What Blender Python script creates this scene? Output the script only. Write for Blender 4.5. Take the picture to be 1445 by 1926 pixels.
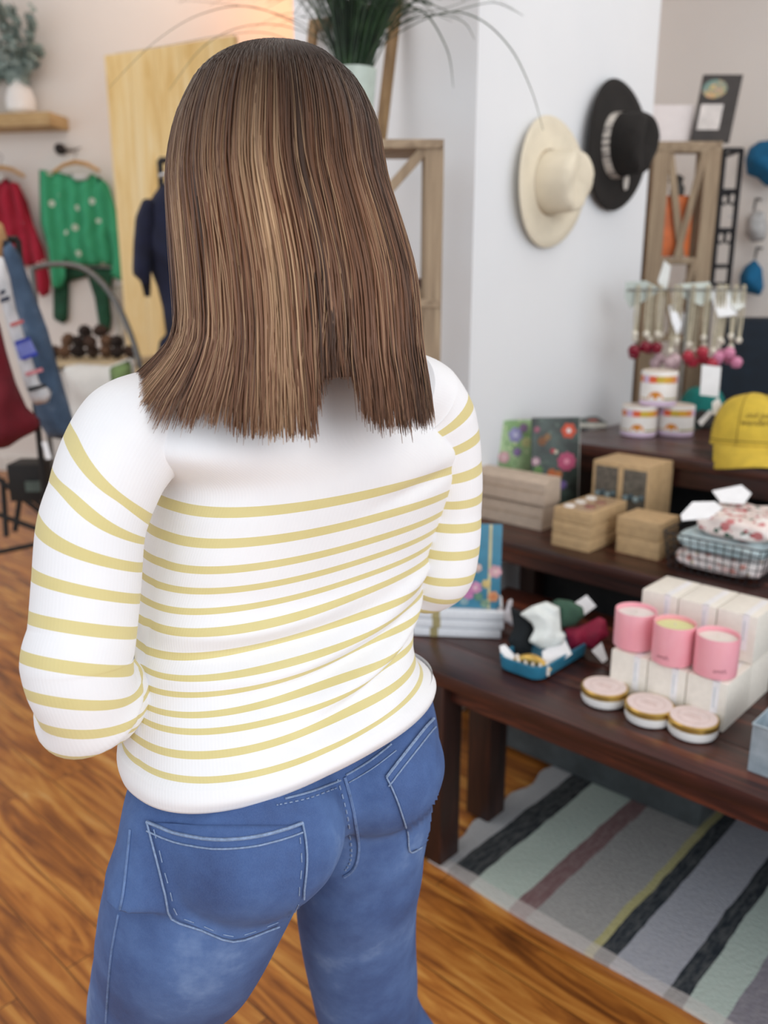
import bpy, bmesh, math, random
import numpy as np
from mathutils import Vector, Matrix, noise
from mathutils.bvhtree import BVHTree
random.seed(7); rng=np.random.default_rng(7)
for o in list(bpy.data.objects): bpy.data.objects.remove(o)
S=bpy.context.scene; COL=S.collection
# ---------------- camera ----------------
FP=1600.; PITCH=math.radians(15); YAW=math.radians(43); CH=1.4; CX,CY=722.5,963.
cf=np.array([-math.sin(YAW)*math.cos(PITCH),math.cos(YAW)*math.cos(PITCH),-math.sin(PITCH)])
cr=np.array([math.cos(YAW),math.sin(YAW),0.]); cu=np.cross(cr,cf); C0=np.array([0,0,CH])
fh=np.array([-math.sin(YAW),math.cos(YAW),0.])
cam=bpy.data.cameras.new('camera'); co=bpy.data.objects.new('camera',cam); COL.objects.link(co)
co.location=(0,0,CH); co.rotation_euler=(math.pi/2-PITCH,0,YAW)
cam.sensor_fit='VERTICAL'; cam.sensor_height=36; cam.lens=FP/1926*36; cam.clip_start=.05
cam.dof.use_dof=True; cam.dof.focus_distance=.84; cam.dof.aperture_fstop=4.1
S.camera=co
# ---------------- world and lights ----------------
S.view_settings.view_transform='Standard'; S.view_settings.look='None'; S.view_settings.gamma=1
S.view_settings.exposure=0.16
w=bpy.data.worlds.new('world'); S.world=w; w.use_nodes=True
bg=w.node_tree.nodes['Background']; bg.inputs[0].default_value=(.88,.94,1,1); bg.inputs[1].default_value=.95
def area(name,loc,target,size,power,color=(1,1,1),sy=None):
    l=bpy.data.lights.new(name,'AREA'); l.shape='RECTANGLE'; l.size=size; l.size_y=sy or size; l.energy=power; l.color=color
    o=bpy.data.objects.new(name,l); COL.objects.link(o); o.location=loc
    o.rotation_euler=(Vector(target)-Vector(loc)).to_track_quat('-Z','Y').to_euler(); return o
area('shop_window_light',(2.9,-.3,2.3),(-.9,1.4,.8),2.2,58,(.96,.98,1))
area('ceiling_panel_light',(-.2,2.6,3.2),(-.6,2.6,0),1.6,13,(1,.97,.93))
area('ceiling_panel_light',(-3.0,.6,3.2),(-3.4,1.2,0),2.0,22,(1,.95,.9))
area('ceiling_panel_light',(-5.0,3.0,3.6),(-5.5,3.5,1.5),1.2,5,(1,.93,.85))
def onz(x,y,z):
    d=cf+cr*(x-CX)/FP-cu*(y-CY)/FP; return C0+d*(z-CH)/d[2]
def ony(x,y,Y):
    d=cf+cr*(x-CX)/FP-cu*(y-CY)/FP; return C0+d*Y/d[1]
def onx(x,y,X):
    d=cf+cr*(x-CX)/FP-cu*(y-CY)/FP; return C0+d*X/d[0]
def dep(x,y,t): return C0+(cf+cr*(x-CX)/FP-cu*(y-CY)/FP)*t
def proj(p):
    q=np.asarray(p,float)-C0; d=q@cf; return np.array([CX+FP*(q@cr)/d, CY-FP*(q@cu)/d, d])
def col_on(P,D,px):
    q=np.asarray(P,float)-C0; D=np.asarray(D,float); k=(px-CX)/FP
    return np.asarray(P)+D*(-(q@cr-k*(q@cf))/(D@cr-k*(D@cf)))
def row_on(P,D,py):
    q=np.asarray(P,float)-C0; D=np.asarray(D,float); k=-(py-CY)/FP
    return np.asarray(P)+D*(-(q@cu-k*(q@cf))/(D@cu-k*(D@cf)))
XA=np.array([1.,0,0]); YA=np.array([0,1.,0]); ZA=np.array([0,0,1.])
# ---------------- materials ----------------
def lin(c):
    if isinstance(c,str): c=[int(c[i:i+2],16)/255 for i in (0,2,4)]
    return tuple((v/12.92 if v<=.04045 else ((v+.055)/1.055)**2.4) for v in c)+(1,)
class NT:
    def __init__(s,name,rough=.6,metal=0):
        s.m=bpy.data.materials.new(name); s.m.use_nodes=True; s.t=s.m.node_tree; s.b=s.t.nodes['Principled BSDF']
        s.b.inputs['Roughness'].default_value=rough; s.b.inputs['Metallic'].default_value=metal
    def n(s,ty,**k):
        x=s.t.nodes.new(ty)
        for a,b in k.items(): setattr(x,a,b)
        return x
    def l(s,a,b): s.t.links.new(a,b)
    def coord(s,kind='Object',scale=(1,1,1),rot=(0,0,0)):
        tc=s.n('ShaderNodeTexCoord'); mp=s.n('ShaderNodeMapping'); mp.inputs['Scale'].default_value=scale; mp.inputs['Rotation'].default_value=rot
        s.l(tc.outputs[kind],mp.inputs[0]); return mp.outputs[0]
    def noise(s,vec,scale=5,detail=4,rough=.6,dist=0):
        x=s.n('ShaderNodeTexNoise'); x.inputs['Scale'].default_value=scale; x.inputs['Detail'].default_value=detail
        x.inputs['Roughness'].default_value=rough; x.inputs['Distortion'].default_value=dist; s.l(vec,x.inputs['Vector']); return x.outputs['Fac']
    def ramp(s,fac,stops,interp='LINEAR'):
        x=s.n('ShaderNodeValToRGB'); e=x.color_ramp; e.interpolation=interp
        while len(e.elements)<len(stops): e.elements.new(.5)
        for el,(p,c) in zip(e.elements,stops): el.position=p; el.color=lin(c)
        s.l(fac,x.inputs[0]); return x.outputs[0]
    def math(s,op,a,b=None):
        x=s.n('ShaderNodeMath',operation=op)
        for i,v in enumerate((a,b)):
            if v is None: continue
            if isinstance(v,(int,float)): x.inputs[i].default_value=v
            else: s.l(v,x.inputs[i])
        return x.outputs[0]
    def mix(s,f,a,b,mode='MIX'):
        x=s.n('ShaderNodeMix',data_type='RGBA',blend_type=mode)
        if isinstance(f,(int,float)): x.inputs[0].default_value=f
        else: s.l(f,x.inputs[0])
        for i,v in ((6,a),(7,b)):
            if isinstance(v,(str,tuple)): x.inputs[i].default_value=lin(v)
            else: s.l(v,x.inputs[i])
        return x.outputs[2]
    def bump(s,h,strength=.3,dist=.002):
        x=s.n('ShaderNodeBump'); x.inputs['Strength'].default_value=strength; x.inputs['Distance'].default_value=dist
        s.l(h,x.inputs['Height']); s.l(x.outputs[0],s.b.inputs['Normal'])
    def col(s,c):
        if isinstance(c,(str,tuple)): s.b.inputs['Base Color'].default_value=lin(c)
        else: s.l(c,s.b.inputs['Base Color'])
        return s
_mc={}
def M(c,rough=.6,metal=0,vary=.12,scale=30,bump=0,c2=None,lo=.3,hi=.7,tr=0,detail=4,stretch=(1,1,1)):
    """plain procedural material: colour c blotted with c2 (or a slightly darker c)"""
    k=(c,rough,metal,vary,scale,bump,c2,lo,hi,tr,stretch)
    if k in _mc: return _mc[k]
    t=NT('mat_'+c,rough,metal)
    if c2 is None:
        r=[int(c[i:i+2],16)/255 for i in (0,2,4)]; c2=tuple(v*(1-vary) for v in r)
    f=t.noise(t.coord(scale=stretch),scale,detail)
    t.col(t.ramp(f,[(lo,c),(hi,c2)]))
    if bump: t.bump(f,bump)
    if tr: t.b.inputs['Transmission Weight'].default_value=tr
    _mc[k]=t.m; return t.m
# ---------------- mesh builder ----------------
class MB:
    def __init__(s): s.v=[]; s.f=[]; s.mi=[]; s.uv=None
    def add(s,vs,fs,mi=0):
        b=len(s.v); s.v+= [tuple(map(float,p)) for p in vs]; s.f+=[tuple(i+b for i in f) for f in fs]; s.mi+=[mi]*len(fs); return s
    def box(s,lo,hi,mi=0,bev=0):
        (a,b,c),(d,e,f)=lo,hi
        if bev:
            bm=bmesh.new(); bmesh.ops.create_cube(bm,size=1)
            for v in bm.verts: v.co=Vector(((a+d)/2+v.co.x*(d-a),(b+e)/2+v.co.y*(e-b),(c+f)/2+v.co.z*(f-c)))
            bmesh.ops.bevel(bm,geom=bm.edges[:],offset=bev,segments=2,affect='EDGES',profile=.6)
            bm.verts.index_update()
            s.add([v.co[:] for v in bm.verts],[[v.index for v in q.verts] for q in bm.faces],mi); bm.free(); return s
        return s.add([(a,b,c),(d,b,c),(d,e,c),(a,e,c),(a,b,f),(d,b,f),(d,e,f),(a,e,f)],
              [(0,3,2,1),(4,5,6,7),(0,1,5,4),(1,2,6,5),(2,3,7,6),(3,0,4,7)],mi)
    def obox(s,c,ax,ay,az,mi=0,bev=0):
        """oriented box: centre c, half-vectors"""
        c,ax,ay,az=[np.asarray(q,float) for q in (c,ax,ay,az)]
        t=MB().box((-1,-1,-1),(1,1,1))
        if bev:
            L=[np.linalg.norm(q) for q in (ax,ay,az)]
            t=MB().box((-L[0],-L[1],-L[2]),(L[0],L[1],L[2]),bev=bev); ax,ay,az=ax/L[0],ay/L[1],az/L[2]
        return s.add([c+ax*p[0]+ay*p[1]+az*p[2] for p in t.v],t.f,mi)
    def lathe(s,prof,c=(0,0,0),n=32,axis=None,mi=0,cap=True,warp=None):
        """prof: list of (r,h)"""
        c=np.asarray(c,float)
        if axis is None: u,v,a=XA,YA,ZA
        else:
            a=np.asarray(axis,float); a/=np.linalg.norm(a); u=np.cross(a,[0.3,.2,1]) ; u/=np.linalg.norm(u); v=np.cross(a,u)
        vs=[];fs=[]
        for i,(r,h) in enumerate(prof):
            for k in range(n):
                t=2*math.pi*k/n; rr,hh=(r,h) if warp is None else warp(r,h,t,i)
                vs.append(c+u*rr*math.cos(t)+v*rr*math.sin(t)+a*hh)
        for i in range(len(prof)-1):
            for k in range(n):
                k2=(k+1)%n; fs.append((i*n+k,i*n+k2,(i+1)*n+k2,(i+1)*n+k))
        if cap: fs.append(tuple(range(n))[::-1]); fs.append(tuple((len(prof)-1)*n+k for k in range(n)))
        return s.add(vs,fs,mi)
    def tube(s,pts,r,n=8,mi=0,cap=True,flat=1.0):
        pts=[np.asarray(p,float) for p in pts]; m=len(pts); rs=r if hasattr(r,'__len__') else [r]*m
        vs=[];fs=[]; up=None
        for i in range(m):
            t=pts[min(i+1,m-1)]-pts[max(i-1,0)]; L=np.linalg.norm(t); t=t/L if L>1e-9 else ZA
            if up is None:
                up=np.cross(t,[.31,.2,.93]); 
                if np.linalg.norm(up)<.1: up=np.cross(t,XA)
            up=up-t*(up@t); up/=np.linalg.norm(up); w2=np.cross(t,up)
            for k in range(n):
                a=2*math.pi*k/n; vs.append(pts[i]+rs[i]*(up*math.cos(a)+w2*math.sin(a)*flat))
        for i in range(m-1):
            for k in range(n):
                k2=(k+1)%n; fs.append((i*n+k,i*n+k2,(i+1)*n+k2,(i+1)*n+k))
        if cap: fs.append(tuple(range(n))[::-1]); fs.append(tuple((m-1)*n+k for k in range(n)))
        return s.add(vs,fs,mi)
    def build(s,name,mats,parent=None,smooth=False,sub=0,recenter=True):
        me=bpy.data.meshes.new(name); me.from_pydata(s.v,[],s.f)
        for m in (mats if isinstance(mats,(list,tuple)) else [mats]): me.materials.append(m)
        me.polygons.foreach_set('material_index',s.mi)
        if s.uv is not None:
            ul=me.uv_layers.new(name='UVMap'); ix=np.zeros(len(me.loops),np.int32); me.loops.foreach_get('vertex_index',ix)
            ul.data.foreach_set('uv',np.asarray(s.uv,float)[ix].ravel())
        if smooth:
            me.polygons.foreach_set('use_smooth',[True]*len(me.polygons))
            if smooth!='all':
                try: me.set_sharp_from_angle(angle=math.radians(38))
                except Exception: pass
        off=None
        if parent is None and recenter and len(s.v):
            q=np.array(s.v); off=Vector(((q[:,0].min()+q[:,0].max())/2,(q[:,1].min()+q[:,1].max())/2,q[:,2].min()))
            me.transform(Matrix.Translation(-off))
        me.update(); o=bpy.data.objects.new(name,me); COL.objects.link(o)
        if off is not None: o.location=off
        if sub: md=o.modifiers.new('sub','SUBSURF'); md.levels=md.render_levels=sub
        if parent is not None:
            o.parent=parent; o.matrix_parent_inverse=Matrix.Translation(-(_wl(parent)))
        return o
def _wl(o): return Vector(o.location) if o.type=='EMPTY' else Vector((0,0,0))
def thing(name,label,cat,loc=(0,0,0),group=None):
    o=bpy.data.objects.new(name,None); o.empty_display_size=.05; COL.objects.link(o); o.location=tuple(map(float,loc)); return tag(o,label,cat,group)
def tag(o,label,cat,group=None,kind=None):
    o['label']=label; o['category']=cat
    if group: o['group']=group
    if kind: o['kind']=kind
    return o
def struct(name,mb,m,smooth=False):
    o=mb.build(name,m,None,smooth,recenter=False); o['kind']='structure'; return o
def catmull(P,n):
    P=[np.asarray(p,float) for p in P]; out=[]; m=len(P)
    for i in range(m-1):
        a,b,c,d=P[max(i-1,0)],P[i],P[i+1],P[min(i+2,m-1)]
        for k in range(n):
            t=k/n; out.append(.5*((2*b)+(-a+c)*t+(2*a-5*b+4*c-d)*t*t+(-a+3*b-3*c+d)*t**3))
    out.append(P[-1]); return out
def inside(p,poly):
    x,y=p; r=False; j=len(poly)-1
    for i in range(len(poly)):
        xi,yi=poly[i]; xj,yj=poly[j]
        if (yi>y)!=(yj>y) and x<(xj-xi)*(y-yi)/(yj-yi)+xi: r=not r
        j=i
    return r
def nearest(p,poly):
    best=(9,None); p=np.asarray(p)
    for i in range(len(poly)):
        a=np.asarray(poly[i]); b=np.asarray(poly[(i+1)%len(poly)]); d=b-a; t=np.clip((p-a)@d/max(d@d,1e-12),0,1); q=a+d*t
        L=np.linalg.norm(p-q)
        if L<best[0]: best=(L,q)
    return best
def puff(mb,poly,org,U,V,N,T=.03,s=.03,res=.02,fold=None,back=1.0,mi=0):
    """a soft padded shape: outline poly (metres, in U,V from org) swollen to +-T along N"""
    poly=[tuple(p) for p in poly]; xs=[p[0] for p in poly]; ys=[p[1] for p in poly]
    x0,y0=min(xs)-res/2,min(ys)-res/2; nx=int((max(xs)-x0)/res)+2; ny=int((max(ys)-y0)/res)+2
    cell={(i,j) for i in range(nx) for j in range(ny) if inside((x0+(i+.5)*res,y0+(j+.5)*res),poly)}
    org,U,V,N=[np.asarray(q,float) for q in (org,U,V,N)]
    idx={};vs=[]
    def vert(i,j,side):
        full=all((i+a,j+b) in cell for a in (-1,0) for b in (-1,0))
        key=(i,j,side if full else 0)
        if key in idx: return idx[key]
        p=np.array([x0+i*res,y0+j*res]); L,q=nearest(p,poly)
        if not full: h=0; p=q
        else:
            h=T*(1-math.exp(-L/s)); 
            if fold: h+=fold(p[0],p[1])*min(1,L/s)
            h*= (1 if side>0 else -back)
        idx[key]=len(vs); vs.append(org+U*p[0]+V*p[1]+N*h); return idx[key]
    fs=[]
    for (i,j) in cell:
        fs.append((vert(i,j,1),vert(i+1,j,1),vert(i+1,j+1,1),vert(i,j+1,1)))
        fs.append((vert(i,j,-1),vert(i,j+1,-1),vert(i+1,j+1,-1),vert(i+1,j,-1)))
    fs=[f for f in fs if len(set(f))>=3]
    return mb.add(vs,fs,mi)
def pxpoly(pts,org,U,V,N):
    """pixels -> coordinates on the plane org,U,V"""
    out=[]
    for x,y in pts:
        d=cf+cr*(x-CX)/FP-cu*(y-CY)/FP; p=C0+d*((np.asarray(org)-C0)@N)/(d@N)-org; out.append((p@U,p@V))
    return out
def remesh(mb,name,mat,parent,vox=.006,smooth=3):
    me=bpy.data.meshes.new('tmp'); me.from_pydata(mb.v,[],mb.f); o=bpy.data.objects.new('tmp',me); COL.objects.link(o)
    r=o.modifiers.new('r','REMESH'); r.mode='VOXEL'; r.voxel_size=vox; r.use_smooth_shade=True
    if smooth: q=o.modifiers.new('s','SMOOTH'); q.factor=.6; q.iterations=smooth
    dg=bpy.context.evaluated_depsgraph_get(); ev=o.evaluated_get(dg); m2=bpy.data.meshes.new_from_object(ev)
    bpy.data.objects.remove(o); m2.materials.clear(); m2.materials.append(mat)
    m2.polygons.foreach_set('use_smooth',[True]*len(m2.polygons))
    n=bpy.data.objects.new(name,m2); m2.name=name; COL.objects.link(n)
    if parent is not None: n.parent=parent; n.matrix_parent_inverse=Matrix.Translation(-_wl(parent))
    return n
def text_mesh(txt,size,org,U,V,N,ext=.0006,shear=0,bend=None):
    cu_=bpy.data.curves.new('t','FONT'); cu_.body=txt; cu_.size=size; cu_.extrude=0; cu_.shear=shear; cu_.align_x='CENTER'; cu_.align_y='CENTER'; cu_.resolution_u=3; cu_.space_line=.8
    o=bpy.data.objects.new('t',cu_); COL.objects.link(o); dg=bpy.context.evaluated_depsgraph_get()
    me=bpy.data.meshes.new_from_object(o.evaluated_get(dg)); bpy.data.objects.remove(o)
    mb=MB(); vs=[]
    for v in me.vertices:
        vs.append(bend(v.co.x,v.co.y) if bend else np.asarray(org)+np.asarray(U)*v.co.x+np.asarray(V)*v.co.y+np.asarray(N)*ext)
    mb.add(vs,[tuple(p.vertices) for p in me.polygons]); return mb
# ================= SETTING =================
def floor_mat():
    t=NT('plank_floor',.32); v=t.coord()
    br=t.n('ShaderNodeTexBrick'); br.offset=.37; br.inputs['Scale'].default_value=1; br.inputs['Brick Width'].default_value=1.1; br.inputs['Row Height'].default_value=.105
    br.inputs['Mortar Size'].default_value=.0012; br.inputs['Mortar Smooth'].default_value=.3; br.inputs['Color1'].default_value=(.2,.2,.2,1); br.inputs['Color2'].default_value=(.85,.85,.85,1); br.inputs['Mortar'].default_value=(0,0,0,1)
    t.l(v,br.inputs['Vector'])
    mp=t.n('ShaderNodeMapping'); mp.inputs['Scale'].default_value=(1.3,11,1); t.l(v,mp.inputs[0])
    ad=t.n('ShaderNodeVectorMath',operation='ADD'); t.l(mp.outputs[0],ad.inputs[0]); sc=t.n('ShaderNodeVectorMath',operation='SCALE'); sc.inputs['Scale'].default_value=9; t.l(br.outputs['Color'],sc.inputs[0]); t.l(sc.outputs[0],ad.inputs[1])
    f=t.noise(ad.outputs[0],2.0,7,.62,1.1)
    base=t.ramp(f,[(.26,'44220f'),(.39,'834a1e'),(.50,'b8722f'),(.63,'d8994a'),(.8,'e8bd7c')])
    pl=t.mix(t.math('MULTIPLY',br.outputs['Color'],.42),base,'7e4f28'); 
    sm=t.mix(br.outputs['Fac'],pl,'2a1206')
    t.col(sm); t.bump(br.outputs['Fac'],-.25,.002); return t.m
floor_m=floor_mat()
struct('floor',MB().box((-9.5,-2.5,-.05),(3,7.5,0)),floor_m)
def wall_mat(name,c,c2,rough=.75):
    t=NT(name,rough); v=t.coord(); f=t.noise(v,1.4,3); t.col(t.ramp(f,[(.35,c),(.7,c2)])); t.bump(t.noise(v,160,2),.12,.001); return t.m
wm=wall_mat('wall_paint','e9ebee','e4e7eb'); wm_b=wall_mat('wall_paint_far','e9e4de','e4dfda')
XW=-1.6; YC=2.10; PYE=3.17; PXL=float(ony(552,40,2.1)[0])
struct('wall_pillar',MB().box((PXL,YC,0),(XW,PYE,3.6)),wm)
struct('wall_right',MB().box((-3.4,4.25,0),(3,4.35,3.6)),wm_b)
# far left wall: nearly square to the view, about six metres off
wd=np.array([math.cos(YAW-math.radians(10)),math.sin(YAW-math.radians(10)),0]); wd=cr*math.cos(math.radians(10))-fh*math.sin(math.radians(10))
wn=np.array([-wd[1],wd[0],0]); wn=-wn if wn@fh>0 else wn
P0=dep(150,500,6.1); P0[2]=0
a=P0-wd*2.6; b=P0+wd*3.6; bk=-wn*.1
struct('wall_left',MB().add([a,b,b+bk,a+bk]+[q+ZA*3.9 for q in (a,b,b+bk,a+bk)],[(0,1,5,4),(1,2,6,5),(2,3,7,6),(3,0,4,7),(4,5,6,7),(0,3,2,1)]),wm_b)
bs=MB(); c=(a+b)/2+wn*.008+ZA*.06; bs.obox(c,wd*3.1,wn*.008,ZA*.06,bev=.003); struct('baseboard_left',bs,M('efece6',.5))
struct('baseboard_pillar',MB().box((PXL,YC-.014,0),(XW+.014,YC,.11),bev=.003).box((XW,YC,0),(XW+.014,PYE,.11),bev=.003),M('efece6',.5))
# a lamp out of frame throws the warm patch high on the far left wall
_d=cf+cr*(500-CX)/FP-cu*(-25-CY)/FP; lp=C0+_d*(((P0+wn*.42)-C0)@wn)/(_d@wn)
L=bpy.data.lights.new('warm_pendant_light','POINT'); L.energy=8; L.color=(1,.36,.08); L.shadow_soft_size=.08; lo=bpy.data.objects.new('warm_pendant_light',L); COL.objects.link(lo); lo.location=lp
struct('ceiling',MB().box((-9.5,-1.2,3.75),(2.2,7.5,3.85)),wall_mat('ceiling_paint','e6e2dc','e0dcd6'))
# ---- rug ----
rx0=-1.17
def rug_mat():
    t=NT('rug_weave',.95); tc=t.n('ShaderNodeTexCoord'); sx=t.n('ShaderNodeSeparateXYZ'); t.l(tc.outputs['Object'],sx.inputs[0])
    v=tc.outputs['Object']
    wob=t.math('MULTIPLY',t.math('SUBTRACT',t.noise(v,9,2),.5),.014)
    X=t.math('ADD',sx.outputs[0],wob)
    # (pixel column where each stripe starts on the front edge, colour)
    st=[(0,'b0b2b5'),(838,'20282e'),(880,'bccbc1'),(958,'7f6061'),(986,'a2a19f'),(1100,'b8b27c'),(1112,'1b2630'),(1146,'adafb9'),(1238,'1b2630'),(1276,'bfcec5'),(1352,'8b8690'),(1430,'bdbec2'),(1520,'20282e'),(1560,'bccbc1'),(1650,'7f6061')]
    base=np.array([0,1.412,0.]); e=[]
    for px,c in st:
        x=col_on(base,XA,px)[0] if px else -5
        e.append((x,c))
    lo,hi=-1.3,1.2
    r=t.ramp(t.math('DIVIDE',t.math('SUBTRACT',X,lo),hi-lo),[(max(0,(x-lo)/(hi-lo)),c) for x,c in e],'CONSTANT')
    wv=t.noise(t.coord(scale=(220,60,1)),1,2); sp=t.noise(t.coord(scale=(70,14,1)),1.4,3,.8)
    r=t.mix(t.math('MULTIPLY',t.ramp(sp,[(.42,'000000'),(.62,'ffffff')]),.12),r,'d8d5d0')
    r=t.mix(t.math('MULTIPLY',wv,.15),r,'303234')
    hem=t.math('LESS_THAN',t.math('ADD',sx.outputs[1],wob),1.447)
    r=t.mix(t.math('MULTIPLY',hem,.55),r,'d6cfcb')
    t.col(r); ch=t.n('ShaderNodeTexVoronoi'); ch.inputs['Scale'].default_value=1; t.l(t.coord(scale=(95,210,1)),ch.inputs['Vector']); t.bump(ch.outputs['Distance'],.5,.003); return t.m
rg=MB(); nx,ny=60,40
vs=[]
for side in (1,0):
    for j in range(ny+1):
        for i in range(nx+1):
            x=rx0+(2.3)*i/nx; y=1.412+1.15*j/ny+.006*math.sin(x*9)*(1-j/ny); h=.011+.0015*math.sin(x*31+y*7)
            if i==0: x-=.01*math.sin(j*1.1)
            vs.append((x,y,h if side else .002))
n1=(nx+1)*(ny+1); fs=[]
for j in range(ny):
    for i in range(nx):
        q=j*(nx+1)+i; fs.append((q,q+1,q+nx+2,q+nx+1)); fs.append((n1+q,n1+q+nx+1,n1+q+nx+2,n1+q+1))
for i in range(nx): fs.append((i,n1+i,n1+i+1,i+1)); q=ny*(nx+1)+i; fs.append((q,q+1,n1+q+1,n1+q))
for j in range(ny): q=j*(nx+1); fs.append((q,q+nx+1,n1+q+nx+1,n1+q)); q+=nx; fs.append((q,n1+q,n1+q+nx+1,q+nx+1))
rg.add(vs,fs); o=rg.build('striped_rug',rug_mat(),None,True,recenter=False); tag(o,'woven cotton rug in wide grey, sage, navy and plum stripes under the dark bench tables','rug')
# ================= DISPLAY TABLES =================
def wood_mat(name,c1,c2,c3,rough=.4,sc=(1,14,14)):
    t=NT(name,rough); f=t.noise(t.coord(scale=sc),3.0,7,.62,.8); t.col(t.ramp(f,[(.3,c1),(.55,c2),(.75,c3)])); t.bump(f,.15,.002); return t.m
dk=wood_mat('dark_walnut','22110b','42211a','7c4028',.33)
dkl=wood_mat('dark_walnut_leg','1a0c08','2e160f','4a281b',.45,(14,14,1))
ZL,ZM,ZU=.53,.68,.90; YL,YM,YU=1.408,1.967,2.43
def table(label,x0,x1,y0,y1,z,th,apron,legs,leg=.075,panel=False):
    t=thing('display_table',label,'table',((x0+x1)/2,(y0+y1)/2,0))
    mb=MB(); n=4; wy=(y1-y0)/n
    for i in range(n): mb.box((x0,y0+i*wy+.0008,z-th),(x1,y0+(i+1)*wy-.0008,z),bev=.0025)
    mb.build('tabletop',dk,t,True)
    a=.03
    MB().box((x0+a,y0+a,z-th-apron),(x1-a,y0+a+.022,z-th-.0005)).box((x0+a,y1-a-.022,z-th-apron),(x1-a,y1-a,z-th-.0005)).box((x0+a,y0+a+.022,z-th-apron),(x0+a+.022,y1-a-.022,z-th-.0005)).box((x1-a-.022,y0+a+.022,z-th-apron),(x1-a,y1-a-.022,z-th-.0005)).build('apron',dk,t)
    for (lx,ly) in legs: MB().box((lx,ly,.013 if True else 0),(lx+leg,ly+leg,z-th-.001),bev=.003).build('leg',dkl,t,True)
    if panel: MB().box((x0+.09,y1-.045,.10),(x1-.09,y1-.035,z-th-.002)).build('added_shade_sheet',M('2a2b2d',.9,vary=.3,scale=12),t)  # dark sheet added so the space under the table reads as shaded
    return t
l2=onz(918,1556,0)
table('lowest dark walnut bench table standing on the striped rug, jars on its front edge',-1.36,.55,YL,2.0,ZL,.034,.045,[(-1.200,YL+.002),(l2[0]-.074,l2[1]),(.40,YL+.03),(.40,1.9)],.074)
table('middle dark walnut table of the stepped display, kraft boxes and wire basket on it',-1.585,.55,YM,2.44,ZM,.03,.045,[(-1.52,2.04),(-1.52,2.30),(.42,2.04),(.42,2.30)],.06,panel=True)
table('highest dark walnut table at the back, three patterned tins and yellow cap on it',-1.5,.55,YU,3.05,ZU,.035,.06,[(-1.46,YU+.06),(-1.46,2.92),(.42,YU+.06),(.42,2.92)],panel=True)
fb=MB(); n_=MB().box((-1.43,1.985,.0135),(-.72,2.36,.30),bev=.012); n_.box((-1.435,1.98,.30),(-.715,2.365,.325),bev=.006)
tag(n_.build('storage_bin',M('4a5052',.9,vary=.25,scale=18),None,True),'charcoal grey fabric storage bin on the floor under the middle table','bin')
# ================= PERSON =================
def solve_level(z,cx,b,Lx,Rx,bf=None,pw=2.3,cy=.57,a=.19,n=72):
    """a horizontal body ring at height z whose outline spans two sight lines; returns centre y and half width"""
    bf=bf or b
    th=np.linspace(0,2*math.pi,n,endpoint=False)
    def ring(cy,a):
        c,s=np.cos(th),np.sin(th); q=2/pw
        x=np.sign(s)*np.abs(s)**q; y=np.sign(c)*np.abs(c)**q
        return np.stack([cx+np.where(x>0,b,bf)*x, cy+a*y, np.full(n,z)],1)
    for _ in range(25):
        R=ring(cy,a); P=np.array([proj(p) for p in R]); i,j=P[:,0].argmin(),P[:,0].argmax()
        eL=(Lx(P[i,1]) if callable(Lx) else Lx)-P[i,0]; eR=(Rx(P[j,1]) if callable(Rx) else Rx)-P[j,0]
        k=.85/FP*1.35; cy+=.5*(eL+eR)/2*k; a+=.5*(eR-eL)/2*k; a=max(a,.03)
    return cy,a,ring(cy,a)
def itp(tab):
    xs=[t[0] for t in tab]; ys=[t[1] for t in tab]; return lambda v: float(np.interp(v,xs,ys))
person=thing('person','person seen from behind, shoulder-length straight brown hair, white sweater with yellow stripes, blue jeans','person',(-.66,.57,0))
skin=NT('skin',.5); skin.b.inputs['Subsurface Weight'].default_value=.08; skin.b.inputs['Subsurface Radius'].default_value=(.01,.004,.002)
skin.col(skin.ramp(skin.noise(skin.coord(),40,3),[(.3,'d9a68c'),(.7,'e2b59c')]))
# --- torso rings for the sweater ---
Lx=itp([(900,292),(968,276),(1050,262),(1150,250),(1250,240),(1350,230),(1400,230),(1450,233),(1480,240)])
Rx=itp([(800,880),(860,884),(900,868),(950,845),(1000,822),(1050,803),(1100,797),(1150,786),(1200,777),(1240,780),(1270,793),(1300,812),(1320,820)])
lev=[]   # z, x centre, back depth, front depth
spec=[(.930,-.655,.112,.118,2.3),(.945,-.657,.118,.120,2.3),(.975,-.668,.112,.118,2.3),(1.0,-.678,.104,.116,2.3),(1.03,-.688,.096,.114,2.3),(1.06,-.693,.092,.112,2.35),(1.10,-.695,.093,.115,2.4),(1.14,-.693,.098,.125,2.45),(1.18,-.690,.103,.128,2.5),(1.215,-.688,.106,.122,2.5)]
ringz=[]
for z,cx,b,bf,pw in spec:
    cy,a,R=solve_level(z,cx,b,Lx,Rx,bf,pw); ringz.append((z,cx,cy,a,b,bf,pw))
ringz+=[(1.25,-.690,.598,.186,.104,.112,2.5),(1.28,-.694,.600,.178,.098,.100,2.4),(1.305,-.698,.602,.162,.090,.086,2.3),(1.328,-.704,.604,.138,.079,.074,2.2),(1.348,-.711,.606,.112,.066,.062,2.1),(1.362,-.716,.607,.090,.056,.056,2.0),(1.370,-.718,.607,.080,.051,.053,2.0)]
RZ=np.array(ringz); zz=np.concatenate([np.linspace(.930,1.348,150),np.linspace(1.352,1.370,6)])
from math import sin,cos,pi
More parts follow.
